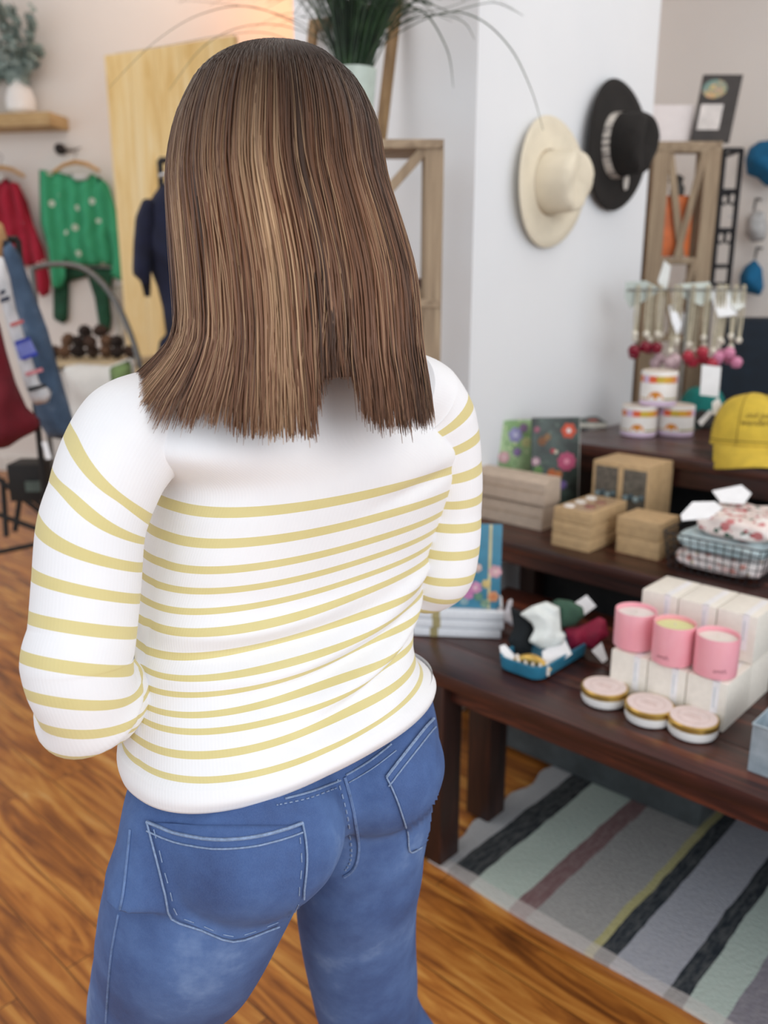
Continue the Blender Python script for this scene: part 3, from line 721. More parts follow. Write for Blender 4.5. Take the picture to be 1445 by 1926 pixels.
jar(1220,1352,'small white jar with gold lid, middle one of the three along the table edge')
jar(1302,1378,'small white jar with gold lid, rightmost of the three, in front of the white boxes')
# --- cream candle boxes ---
crm=M('f1ebe0',.55,vary=.04,scale=80); slv=M('f7f6f8',.4,vary=.05,scale=60); ltb=M('d6e0e6',.5)
P=onz(1361,1379,ZL); xl=col_on(P,-XA,1144)[0]; yb=col_on(P,YA,1405)[1]; hb=row_on(P,ZA,1289)[2]-ZL
print('white boxes',P,xl,yb,hb); bw=(P[0]-xl)/3
def cbox(i,row,lev,lab,gap=.0012):
    x0=xl+i*bw+gap; x1=xl+(i+1)*bw-gap; y0=P[1]+row*(yb-P[1]+.002); y1=y0+(yb-P[1]); z0=ZL+lev*hb+.0005; z1=z0+hb-.001
    t=thing('candle_box',lab,'box',((x0+x1)/2,(y0+y1)/2,z0),'cream candle boxes stacked in two rows')
    b=MB().box((x0,y0,z0),(x1,y1,z1),bev=.002).build('carton',crm,t,True)
    s=x1-.030; MB().box((s,y0-.0006,z0+hb*.25),(s+.014,y0+.0004,z1+.0006)).box((s,y0-.0006,z1-.0002),(s+.014,y1-.01,z1+.0007)).build('ribbon_label',slv,t)
    MB().box((s+.004,y0-.0010,z0+hb*.45),(s+.0065,y0-.0004,z1-.012)).build('label_print',ltb,t)
nm=['left','middle','right']
for i in range(3): cbox(i,0,0,'cream candle box in the front row, %s one, under a pink candle'%nm[i])
for i in range(3): cbox(i,1,0,'cream candle box at the bottom of the back row, %s one'%nm[i])
for i in range(3): cbox(i,1,1,'cream candle box on top of the back row, %s one'%nm[i])
# --- pink candles ---
pink=NT('pink_glass',.28); pink.col(pink.ramp(pink.noise(pink.coord(),20,2),[(.3,'f2a3b0'),(.7,'f4adb8')])); pink.b.inputs['Coat Weight'].default_value=.3
def candle(col,brow,trow,rpx,wax,lab,mark):
    z=ZL+hb; p=onz(col,brow,z); d=proj(p)[2]; r=rpx/FP*d; h=row_on(p,ZA,trow)[2]-z
    t=thing('candle',lab,'candle',(p[0],p[1],z),'pink tumbler candles on the cream boxes'); q=p
    MB().lathe([(r*.9,.001),(r*.985,.004),(r,.010),(r,h-.002),(r*.985,h),(r*.94,h-.001),(r*.93,h-.010)],q,44).build('tumbler',pink.m,t,True)
    w_=MB().lathe([(r*.925,h-.011),(r*.92,h-.0095),(.001,h-.0095)],q,40).build('wax',M(wax,.45,vary=.05),t,True)
    MB().tube([q+ZA*(h-.0096),q+ZA*(h-.001)],.0012,6).build('wick',M('e8e2d4',.8),w_)
    if mark:
        ang=math.atan2(-q[1],-q[0])+mark
        def bend(x,y,rr=r+.0004): a=ang+x/rr; return (q[0]+rr*math.cos(a),q[1]+rr*math.sin(a),z+.022+y)
        text_mesh('smth.',.013,None,None,None,None,shear=.2,bend=bend).build('lettering',M('a0606c',.6),t)
candle(1192,1214,1146,38,'efe6e2','pink candle with white wax, leftmost of the three on the boxes',0)
candle(1264,1243,1170,38.5,'e2e6a8','pink candle with pale yellow-green wax, between the two white ones',-.45)
candle(1344,1265,1192,39.5,'efe8e0','pink candle with white wax, rightmost of the three on the boxes',.25)
# --- galvanised box at the right edge ---
galv=NT('galvanised',.5,.35); galv.col(galv.ramp(galv.noise(galv.coord(),35,5),[(.3,'93a3ad'),(.7,'b5c3cc')]))
p=onz(1406,1449,ZL); h=row_on(p,ZA,1362)[2]-ZL; x0,y0=p[0],p[1]; x1=x0+.22; y1=y0+.13
g=MB(); w_=.002
for lo,hi in (((x0,y0,0),(x1,y0+w_,h)),((x0,y1-w_,0),(x1,y1,h)),((x0,y0+w_,0),(x0+w_,y1-w_,h)),((x1-w_,y0+w_,0),(x1,y1-w_,h)),((x0+w_,y0+w_,0),(x1-w_,y1-w_,w_))): g.box((lo[0],lo[1],ZL+.0005+lo[2]),(hi[0],hi[1],ZL+.0005+hi[2]))
g.tube([(x0,y0,ZL+h),(x1,y0,ZL+h),(x1,y1,ZL+h),(x0,y1,ZL+h),(x0,y0,ZL+h)],.0028,6)
simple('metal_box',g,galv.m,'open grey galvanised metal box at the right end of the lowest table, beside the jars','box')
# --- teal tray with hair accessories ---
teal=M('2f7d9c',.45,vary=.1)
p=onz(1014,1287,ZL); xa=col_on(p,-XA,932)[0]; ya=col_on(p,YA,1110)[1]; tw,tl=p[0]-xa,ya-p[1]; tc_=np.array([(xa+p[0])/2,(p[1]+ya)/2,ZL])
def rrect(hw,hl,r,n=6):
    o=[]
    for cx_,cy_,a0 in ((hw-r,hl-r,0),(-hw+r,hl-r,90),(-hw+r,-hl+r,180),(hw-r,-hl+r,270)):
        for k in range(n+1): a=math.radians(a0+90*k/n); o.append((cx_+r*math.cos(a),cy_+r*math.sin(a)))
    return o
def tray(c,hw,hl,r,h,th=.003):
    mb=MB(); L=[(0,-.010,0),(0,-.002,.004),(0,0,.012),(0,.002,h),(0,-.002,h+.001),(0,-.005,h-.001),(0,-.008,.006),(0,-.015,.004)]; vs=[];fs=[];m=None
    for _,e,z in L:
        q=rrect(hw+e,hl+e,max(.004,r+e)); m=len(q); vs+=[(c[0]+a,c[1]+b,c[2]+z+.0005) for a,b in q]
    for i in range(len(L)-1):
        for k in range(m): k2=(k+1)%m; fs.append((i*m+k,i*m+k2,(i+1)*m+k2,(i+1)*m+k))
    fs.append(tuple(range(m))[::-1]); fs.append(tuple((len(L)-1)*m+k for k in range(m))); return mb.add(vs,fs)
simple('tray',tray(tc_,tw/2,tl/2,.03,.034),teal,'teal blue rounded tray holding hair bows and clips on the lowest table','tray')
print('tray',tc_,tw,tl)
hv=np.array([-cf[0],-cf[1],0])/np.linalg.norm(cf[:2])      # towards the photographer, level
def plane_at(px,py,z=None,t=None,tilt=0,yaw=0):
    o=onz(px,py,z) if z is not None else dep(px,py,t)
    c_,s_=math.cos(math.radians(yaw)),math.sin(math.radians(yaw)); U=cr*c_-fh*s_; N=np.cross(U,ZA); N=N/np.linalg.norm(N); N=N if N@hv>0 else -N
    ti=math.radians(tilt); V=ZA*math.cos(ti)-N*math.sin(ti); N2=N*math.cos(ti)+ZA*math.sin(ti); return o,U,V,N2
def soft(name,pts,anchor,z=None,t=None,T=.015,s=.015,res=.006,m=None,label='',cat='',tilt=0,yaw=0,fold=None,group=None,parent=None,back=1,sub=0):
    o,U,V,N=plane_at(anchor[0],anchor[1],z,t,tilt,yaw); mb=puff(MB(),pxpoly(pts,o,U,V,N),o,U,V,N,T,s,res,fold,back)
    ob=mb.build(name,m,parent,'all',sub)
    if parent is None: tag(ob,label,cat,group)
    return ob
wrk=lambda a,f1,f2,s0=0:(lambda u,v:a*math.sin(u*f1+v*f2+s0+2*math.sin(v*f1*.5)))
velv=M('141b20',.9,vary=.4)
def acc(nm,pts,anc,z,m,lab,cat,T=.014,tilt=20,res=.005,f=.004,t=None): return soft(nm,pts,anc,z,t=t,T=T,s=.012,res=res,m=m,label=lab,cat=cat,tilt=tilt,fold=wrk(f,110,60,len(pts)))
acc('hair_bow',[(960,1140),(985,1152),(1003,1160),(1006,1190),(1000,1228),(972,1238),(955,1205),(966,1180)],(980,1240),ZL+.005,velv,'black velvet hair bow standing at the back corner of the teal tray','hair bow')
satin=M('e9efec',.5,vary=.08,scale=40); 
acc('hair_bow',[(977,1155),(1000,1140),(1028,1131),(1053,1142),(1056,1185),(1066,1196),(1058,1212),(1020,1222),(994,1206),(1006,1184),(1000,1172)],(1030,1240),ZL+.02,satin,'white satin hair bow heaped over the teal tray','hair bow',.018)
acc('scrunchie',[(1032,1135),(1050,1126),(1075,1130),(1097,1142),(1100,1160),(1082,1176),(1056,1182),(1054,1150)],(1070,1215),ZL+.03,M('3f6350',.8,vary=.25),'dark green hair scrunchie behind the white bow','scrunchie',.018)
acc('hair_bow',[(1062,1182),(1085,1180),(1105,1172),(1128,1160),(1140,1166),(1146,1196),(1132,1204),(1118,1224),(1098,1214),(1082,1226),(1072,1220),(1066,1200)],(1095,1228),ZL+.012,M('a01040',.65,vary=.25),'crimson hair bow hanging over the right end of the teal tray','hair bow',.014)
def card(nm,pts,anc,z,lab,cat,col='f2f2f4',tilt=30,t=None,prn=True,yaw=0):
    o,U,V,N=plane_at(anc[0],anc[1],z,t,tilt,yaw); q=pxpoly(pts,o,U,V,N); mb=MB(); n=len(q)
    vs=[o+U*a+V*b for a,b in q]+[o+U*a+V*b-N*.0012 for a,b in q]; mb.add(vs,[tuple(range(n)),tuple(range(n,2*n))[::-1]]+[(i,n+i,n+(i+1)%n,(i+1)%n) for i in range(n)])
    ob=simple(nm,mb,M(col,.6,vary=.04),lab,cat,smooth=False)
    if prn:
        c=np.mean(vs[:n],0); s=.35*np.linalg.norm(np.array(vs[0])-vs[1]); pb=MB()
        for k in range(3): pb.obox(c+V*(.25-k*.25)*s+N*.0004,U*s*(.6-.12*k),V*s*.05,N*.0003)
        pb.build('printed_lines',M('b9bcc4',.7),ob)
    return ob
card('price_tag',[(1081,1134),(1104,1119),(1122,1140),(1099,1157)],(1102,1200),ZL+.02,'small white price tag sticking up beside the green scrunchie','tag')
card('price_tag',[(1113,1224),(1132,1208),(1143,1240),(1134,1247)],(1128,1249),ZL+.002,'white price tag hanging below the crimson bow','tag')
card('backing_card',[(940,1215),(950,1212),(975,1240),(962,1245),(943,1233)],(955,1262),ZL+.008,'small white backing card at the left end of the teal tray','card',tilt=55)
card('backing_card',[(1020,1225),(1062,1200),(1076,1230),(1045,1252),(1022,1256)],(1040,1262),ZL+.008,'white backing card lying in the middle of the teal tray','card',tilt=50)
t=thing('hair_claw','gold and cream hair claw clip in the front of the teal tray','hair clip',onz(995,1245,ZL+.005))
q=onz(1000,1262,ZL+.006); ax=cr*.8+fh*-.5; ax/=np.linalg.norm(ax); cl=MB()
arcp=[q+ZA*(.030)+ax*s_*.045+ZA*(-.012*s_*s_*1.5) for s_ in np.linspace(-1,1,13)]
cl.tube(arcp,[.006+.006*math.sin(pi*i/12) for i in range(13)],12); cl.build('spine',gold,t,True)
for sgn in (-1,1):
    for k in range(5):
        c=q+ax*(k-2)*.018; tb=MB().tube([c+ZA*.030,c+hv*sgn*.016+ZA*.022,c+hv*sgn*.018+ZA*.008,c+hv*sgn*.006+ZA*.002],[.004,.0045,.0035,.002],8); tb.build('tooth',M('efe6dc',.35),t,True)
# scrunchie with tag beside the book stack
acc('scrunchie',[(932,1150),(940,1138),(950,1150),(956,1128),(965,1126),(962,1160),(984,1178),(978,1188),(955,1172),(940,1166)],(958,1205),ZL+.002,M('d9d4d8',.7,vary=.2),'pale grey ribbon scrunchie between the white books and the teal tray','scrunchie',.008)
# --- white boxed books and the floral book on them ---
U=cr*math.cos(math.radians(6))-fh*math.sin(math.radians(6)); Nn=np.cross(ZA,U); Nn=-Nn if Nn@fh<0 else Nn   # Nn points away
p=onz(780,1196,ZL); R_=col_on(p,U,945); wdt=np.linalg.norm(R_-p); hh=(row_on(p,ZA,1146)[2]-ZL)/3; print('books',wdt,hh)
pgm=M('eef1f6',.6,vary=.05,scale=200); nmb=['bottom','middle','top']
for i in range(3):
    c=p+U*wdt/2+Nn*.062+ZA*(hh*(i+.5)+.0005); sh=(-.004,.002,0)[i]
    t=thing('boxed_notebook','white gift notebook with a gold band, %s of the stack of three'%nmb[i],'notebook',c-ZA*hh/2,'white notebooks stacked behind the person')
    MB().obox(c+U*sh,U*wdt/2,Nn*.062,ZA*(hh/2-.0012),bev=.002).build('cover',pgm,t,True)
    MB().obox(c+U*(sh-wdt*.26),U*.010,Nn*.0626,ZA*(hh/2-.0006)).build('gold_band',M('c9bb86',.4,.3),t)
def pic_mat(name,base,blots,sc=18,seed=0,kind='Object'):
    """printed floral cover: round blots of several colours scattered on a ground"""
    t=NT(name,.45); v=t.coord(kind,rot=(0,0,seed)); b1,b2=base; c=t.ramp(t.noise(v,sc*.9,4,.6),[(.38,b1),(.62,b2)])
    for i,(col,s_,th_) in enumerate(blots):
        vo=t.n('ShaderNodeTexVoronoi'); vo.inputs['Scale'].default_value=s_; mp=t.n('ShaderNodeMapping'); mp.inputs['Location'].default_value=(3.1*i+seed,1.7*i,.9*i); t.l(v,mp.inputs[0]); t.l(mp.outputs[0],vo.inputs['Vector'])
        m_=t.math('LESS_THAN',vo.outputs['Distance'],th_); c=t.mix(m_,c,col)
    t.col(c); return t.m
o_,U2,V2,N2=plane_at(880,1149,ZL+3*hh+.001,None,6,6); o_=p+U*.0+Nn*.02+ZA*(3*hh+.001)
N2=-Nn*math.cos(.1)+ZA*math.sin(.1); V2=ZA*math.cos(.1)+Nn*math.sin(.1); U2=U
q=pxpoly([(806,1150),(940,1150),(949,988),(815,984)],o_,U2,V2,N2)
x0=min(a for a,b in q)+.004; x1=q[1][0]; hB=q[2][1]
t=thing('floral_notebook','teal blue floral notebook standing upright on the white notebooks','notebook',o_+U2*(x0+x1)/2,None)
c=o_+U2*(x0+x1)/2+V2*(hB/2+.0005)-N2*.006
MB().obox(c,U2*(x1-x0)/2,V2*hB/2,N2*.006,bev=.001).build('cover',M('3f86a3',.5,vary=.1),t,True)
cv=t.children[0]
MB().obox(c+N2*.0064+U2*(x1-x0)*.34,U2*.0035,V2*hB/2,N2*.0004).build('gold_stripe',M('d8cfa0',.4),t)
def flower(c,U,V,N,r,col,cc=None,n=6,name='printed_flower',par=None,ph=0):
    mb=MB(); vs=[c+N*.0012]; m=36
    for k in range(m): a=2*pi*k/m; rr=r*(.78+.22*abs(math.sin(a*n/2+ph))); vs.append(c+U*rr*math.cos(a)+V*rr*math.sin(a)+N*.0006)
    mb.add(vs,[(0,k+1,(k+1)%m+1) for k in range(m)],0)
    if cc:
        b0=[c+N*.0018]+[c+N*.0014+U*r*.3*math.cos(2*pi*k/14)+V*r*.3*math.sin(2*pi*k/14) for k in range(14)]; mb.add(b0,[(0,k+1,(k+1)%14+1) for k in range(14)],1)
    return mb.build(name,[M(col,.6,vary=.25,scale=120)]+([M(cc,.6)] if cc else [M(col)]),par)
def fl_px(px,py,rpx,col,cc=None,par=None,o=None,fr=None,n=6):
    U_,V_,N_=fr; d=cf+cr*(px-CX)/FP-cu*(py-CY)/FP; P_=C0+d*((np.asarray(o)-C0)@N_)/(d@N_); r=rpx/FP*proj(P_)[2]; flower(P_+N_*.0004,U_,V_,N_,r,col,cc,n,par=par,ph=px)
org=c+N2*.0064
for a in ((932,1075,13,'eab5c0','f0d0cc'),(898,1068,9,'e6c8be'),(895,1105,12,'e39cc4','f0d0d8'),(880,1117,12,'d98ac0'),(915,1098,9,'e8d08a'),(928,1122,11,'e8a070','d07040'),(900,1122,9,'6d9c84'),(912,1135,9,'86a890'),(873,1130,9,'8fb0b8'),(850,1128,10,'a8c0c8'),(893,1060,5,'e5b6a6')): fl_px(a[0],a[1],a[2],a[3],a[4] if len(a)>4 else None,t,org,(U2,V2,N2))
# ================= MIDDLE TABLE =================
kraft=M('c7a77c',.75,vary=.10,scale=50,bump=.1); kraft2=M('cdb9a6',.75,vary=.08,scale=50); kdk=M('7f6a55',.7,vary=.25)
def kbox(name,label,corner,lpx,rpx,toprow,z,group=None,window=None,dx=0,h=None,dep_=None,tapered=False):
    lo,hi=bx(name,'','',corner,lpx,rpx,toprow,z,None,h=h,depth=dep_)
    t=thing(name,label,'box',((lo[0]+hi[0])/2,(lo[1]+hi[1])/2,z),group)
    lo=(lo[0]+dx,lo[1],lo[2]); hi=(hi[0]+dx,hi[1],hi[2]-.0008)
    mb=MB()
    if tapered:
        k=.30*(hi[1]-lo[1]); mb.add([(lo[0],lo[1],lo[2]),(hi[0],lo[1],lo[2]),(hi[0],hi[1],lo[2]),(lo[0],hi[1],lo[2]),(lo[0],lo[1]+.004,hi[2]-.012),(hi[0],lo[1]+.004,hi[2]-.012),(lo[0],lo[1]+k,hi[2]),(hi[0],lo[1]+k,hi[2]),(lo[0],hi[1]-.003,hi[2]),(hi[0],hi[1]-.003,hi[2])],
            [(0,3,2,1),(0,1,5,4),(4,5,7,6),(6,7,9,8),(1,2,9,7,5),(0,4,6,8,3),(3,8,9,2)])
    else: mb.box(lo,hi,bev=.0015)
    b=mb.build('carton',kraft if not tapered else kraft2,t,False if tapered else True)
    MB().box((lo[0]+.001,lo[1]-.0004,(lo[2]+hi[2])/2-.0006),(hi[0]-.001,lo[1]+.0005,(lo[2]+hi[2])/2+.0006)).build('lid_edge',M('a88962',.8),t) if window!='tall' else None
    if window=='top':
        a,b2=lo[0]+.012,hi[0]-.012; c_,d_=lo[1]+.012,hi[1]-.012
        MB().box((a,c_,hi[2]-.0005),(b2,d_,hi[2]+.0006)).build('window_film',M('b89a78',.25),t)
        for k in range(5):
            q=(a+.018+(k%2)*(b2-a)*.5,c_+.02+k*(d_-c_)*.17,hi[2]+.0006); mb=MB().lathe([(.016,0),(.014,.004),(.001,.006)],q,14); mb.build('shell',M(('f3ece6','8f5a50','efe8e0','9a6a58','f2eee8')[k],.5),t,True)
    if window=='tall':
        W=hi[0]-lo[0]
        for s_ in (0,1):
            a=lo[0]+.010+s_*(W/2); b2=a+W/2-.018
            MB().box((a,lo[1]-.0008,lo[2]+(hi[2]-lo[2])*.30),(b2,lo[1]+.0004,hi[2]-.014)).build('window',M('6e675c',.25,vary=.35,scale=70),t)
            for k in range(4): MB().lathe([(.001,-.004),(.009,-.002),(.009,.002),(.001,.004)],(a+.012+k*(b2-a-.024)/3,lo[1]-.004,lo[2]+(hi[2]-lo[2])*(.52+.03*(k%2))),10,axis=(0,1,0)).build('stone',M(('7f9296','495a60','98a8a8','5a6a6e')[k],.4),t,True)
    return lo,hi
h3=None
lo,hi=bx('','','',(1107,1041),1037,1173,966,ZM,None); h3=(hi[2]-ZM)/3
def kstack(corner,lpx,rpx,toprow,n,labs,grp,dxs,win=None,tap=False,z=ZM,dep_=None):
    P_=onz(corner[0],corner[1],z); x0=col_on(P_,-XA,lpx)[0]; y1=col_on(P_,YA,rpx)[1] if rpx else P_[1]+dep_; H=(row_on(P_,ZA,toprow)[2]-z)/n
    for i in range(n):
        zz_=z+H*i; pc=proj((P_[0],P_[1],zz_)); lx=proj((x0,P_[1],zz_))[0]; rx=proj((P_[0],y1,zz_))[0]
        kbox('kraft_box',labs[i],(pc[0],pc[1]),lx,rx,None,zz_,grp,window=win if i==n-1 else None,dx=dxs[i],h=H,tapered=tap)
    print('stack',P_,x0,y1,H)
kstack((1107,1041),1037,1173,966,3,['kraft soap box at the bottom of the stack of three','kraft soap box in the middle of the stack of three','kraft box with shells showing in its window top, topmost of the three'],'kraft boxes in the stack of three',(0,.001,.003),'top')
kstack((1238,1056),1158,1275,986,2,['kraft box under another one left of the wire basket','kraft box on top of another one left of the wire basket'],'kraft boxes left of the wire basket',(0,-.003))
kstack((1018,999),850,1048,905,2,['pale kraft box with sloped front, lower one below the green floral book','pale kraft box with sloped front, upper one below the green floral book'],'sloped kraft boxes below the floral books',(0,.006),None,True)
P_=onz(1213,1010,ZM); x0=col_on(P_,-XA,1109)[0]; y1=col_on(P_,YA,1236)[1]; y2=col_on(P_,YA,1257)[1]; H=row_on(P_,ZA,880)[2]-ZM; print('tall',P_,x0,y1,y2,H)
for (ya_,yb_,lab) in ((P_[1],y1-.001,'tall kraft gift box with two windows showing blue stones, behind the stack of three'),(y1,y2,'tall kraft gift box directly behind the windowed one')):
    pc=proj((P_[0],ya_,ZM)); kbox('gift_box',lab,(pc[0],pc[1]),proj((x0,ya_,ZM))[0],proj((P_[0],yb_,ZM))[0],None,ZM,None,window='tall' if ya_==P_[1] else None,h=H)
# floral books leaning on the wall
def book(label,anc,z,pts,cm,yaw,tilt,flowers,th=.014,t_=None):
    o,U_,V_,N_=plane_at(anc[0],anc[1],z,t_,tilt,yaw); q=pxpoly(pts,o,U_,V_,N_); x0=min(a for a,b in q); x1=max(a for a,b in q); y0=0 if z is not None else min(b for a,b in q); y1=max(b for a,b in q)
    c=o+U_*(x0+x1)/2+V_*(y0+y1)/2-N_*th/2
    t=thing('floral_book',label,'book',c-V_*(y1-y0)/2)
    MB().obox(c,U_*(x1-x0)/2,V_*(y1-y0)/2,N_*th/2,bev=.001).build('cover',cm,t,True)
    MB().obox(c+U_*.002,U_*((x1-x0)/2+.0004),V_*((y1-y0)/2-.003),N_*(th/2-.003)).build('pages',M('efece4',.8),t)
    for f_ in flowers: fl_px(f_[0],f_[1],f_[2],f_[3],f_[4] if len(f_)>4 else None,t,c+N_*(th/2+.0008),(U_,V_,N_),f_[5] if len(f_)>5 else 6)
    return t
fol=pic_mat('leaf_print',('7ea26c','b5cf9f'),[('d8e2b0',28,.16),('5e8a58',33,.15)]); fold_=pic_mat('dark_leaf_print',('1e2623','40504a'),[('56685a',30,.15),('5e4638',36,.12)],seed=2)
book('light green floral book leaning against the wall, nearest the striped sleeve',(950,955),ZM+.001,[(898,958),(1001,958),(1001,789),(898,797)],fol,-12,6,[(970,818,15,'a9a6d8','d8d8f0'),(985,805,9,'a080a8'),(911,853,10,'c23c3a','8a2020'),(948,860,12,'eab6bc','f4d8d8'),(973,850,9,'9a80b4'),(990,832,10,'dfe0a0'),(932,880,8,'e6c8d4'),(925,825,12,'c5d8b8'),(912,803,7,'e8a888'),(955,885,10,'8cb070'),(930,845,8,'c8c878')])
book('dark floral book with a pink bloom beside the light green one',(1042,966),ZM+.001,[(1002,958),(1087,958),(1085,790),(1002,786)],fold_,-6,6,[(1070,810,15,'e05a3c','f2f0ee'),(1066,868,19,'c9557c','e590a8',9),(1010,808,6,'b46a80'),(1020,830,9,'8c5c3a'),(1030,822,7,'a07850'),(1008,868,9,'c8a0b0','eeddd8'),(1012,885,10,'6a9450'),(1038,890,9,'cc6a30'),(1050,893,8,'d88040'),(1058,912,9,'7a62a8'),(1040,848,5,'c84a58'),(1046,850,4,'e8e0c8')],)
q=onz(1078,799,ZU); Uq=cr; Vq=fh
t=thing('floral_book','dark teal floral book lying flat at the left end of the highest table','book',q)
MB().obox(q+ZA*.0105,Uq*.105,Vq*.075,ZA*.010,bev=.001).build('cover',fold_,t,True)
flower(q+ZA*.0208+Uq*.065-Vq*.03,Uq,Vq,ZA,.022,'d8502e',par=t); flower(q+ZA*.0208+Uq*.02+Vq*.03,Uq,Vq,ZA,.02,'7f9c90',par=t); MB().obox(q+ZA*.0105-Vq*.0005,Uq*.104,Vq*.0752,ZA*.0075).build('pages',M('d8d4c8',.8),t)
# wire basket with folded cloths
bp=onz(1253,1068,ZM); bR=col_on(bp,XA,1424); W_=bR[0]-bp[0]; D_=.26; Hh=.100; fl=.014; bc=np.array([bp[0]+W_/2,bp[1]+D_/2,ZM]); print('basket',bp,W_)
wire=M('3a3a3c',.5,.6)
t=thing('wire_basket','dark wire mesh basket full of folded floral cloth at the right of the middle table','basket',bc)
def lvl(f,z): 
    e=fl*f; return [(bc[0]+a,bc[1]+b,ZM+z) for a,b in rrect(W_/2+e,D_/2+e,.02,4)]
rim=MB(); L_=lvl(1,Hh); rim.tube(L_+L_[:1],.0022,8,cap=False); rim.build('rim',wire,t,True)
g=MB()
for z_ in (.002,.024,.045,.066,.084): L_=lvl(z_/Hh,z_); g.tube(L_+L_[:1],.0013,5,cap=False)
a0=rrect(W_/2,D_/2,.02,4); a1=rrect(W_/2+fl,D_/2+fl,.02,4)
def side_pts(n,hw,hl): 
    o=[]
    for i in range(n+1): s=-1+2*i/n; o.append((s*(hw-.01),-hl)); o.append((s*(hw-.01),hl))
    m=int(n*hl/hw)
    for i in range(m+1): s=-1+2*i/m; o.append((-hw,s*(hl-.01))); o.append((hw,s*(hl-.01)))
    return o
for (a,b),(c_,d_) in zip(side_pts(11,W_/2,D_/2),side_pts(11,W_/2+fl,D_/2+fl)): g.tube([(bc[0]+a,bc[1]+b,ZM+.002),(bc[0]+c_,bc[1]+d_,ZM+Hh)],.0013,5)
for i in range(10): x=bc[0]-W_/2+W_*(i+.5)/10; g.tube([(x,bc[1]-D_/2,ZM+.002),(x,bc[1]+D_/2,ZM+.002)],.0009,5)
g.build('mesh',wire,t,True)
fp1=pic_mat('pink_floral_cloth',('ead9d8','f3eae8'),[('d99a90',30,.26),('c8b88a',45,.2),('f4d4d0',26,.3),('c47a78',55,.16)],seed=1); fp2=pic_mat('blue_dot_cloth',('b6cbd0','cbdadd'),[('a0bcc4',60,.14)],seed=3)
fp3=pic_mat('red_floral_cloth',('e8d5cf','f1e6e0'),[('d08080',26,.33),('3f5a4c',34,.26),('f6f2ee',30,.28),('b8404c',48,.24)],seed=4)
def folded(name,c,hx,hy,hz,m,lab,rot=0):
    mb=MB(); R_=Matrix.Rotation(math.radians(rot),3,'Z'); n=28; vs=[];fs=[]
    for i in range(n+1):
        for k in range(40):
            a=2*pi*k/40; ph_=pi*i/n-pi/2; q=.35
            sx=math.copysign(abs(math.cos(ph_))**q,1)*math.copysign(abs(math.cos(a))**q,math.cos(a)); sy=abs(math.cos(ph_))**q*math.copysign(abs(math.sin(a))**q,math.sin(a)); sz=math.copysign(abs(math.sin(ph_))**.7,ph_)
            w_=1+.03*math.sin(a*5+sz*4); cr_=.0035*math.sin(sx*9+sy*7)+.002*math.sin(sz*9+a*3)
            v=R_@Vector((sx*hx*w_,sy*hy*w_,sz*hz)); vs.append((c[0]+v.x,c[1]+v.y,c[2]+v.z+cr_*max(0,sz)+0))
    for i in range(n):
        for k in range(40): k2=(k+1)%40; fs.append((i*40+k,i*40+k2,(i+1)*40+k2,(i+1)*40+k))
    mb.add(vs,fs); return simple(name,mb,m,lab,'cloth','folded cloths in the wire basket',smooth='all')
folded('folded_cloth',(bc[0],bc[1],ZM+.030),W_/2-.006,D_/2-.006,.025,fp1,'folded pink floral cloth at the bottom of the wire basket')
folded('folded_cloth',(bc[0]+.004,bc[1],ZM+.077),W_/2-.002,D_/2-.008,.022,fp2,'folded pale blue cloth in the middle of the wire basket')
folded('folded_cloth',(bc[0]+.025,bc[1]+.0,ZM+.127),W_/2-.02,D_/2-.02,.030,fp3,'folded red and white floral cloth on top in the wire basket',4)
card('paper_label',[(1281,968),(1303,944),(1345,943),(1360,955),(1335,975),(1283,979)],(1312,990),ZM+.150,'blank white paper label lying on the floral cloth, left one','label',tilt=60)
card('paper_label',[(1340,923),(1395,912),(1414,928),(1400,948),(1356,945)],(1365,962),ZM+.152,'blank white paper label lying on the floral cloth, further back','label',tilt=60)
q=onz(1440,912,ZM+.02); simple('dish',MB().lathe([(.02,0),(.045,.006),(.052,.016),(.049,.017),(.02,.006),(.001,.005)],(q[0],q[1]+.0,ZM+.0005),32),M('9fb6bf',.3),'pale blue dish behind the wire basket at the right edge','dish')
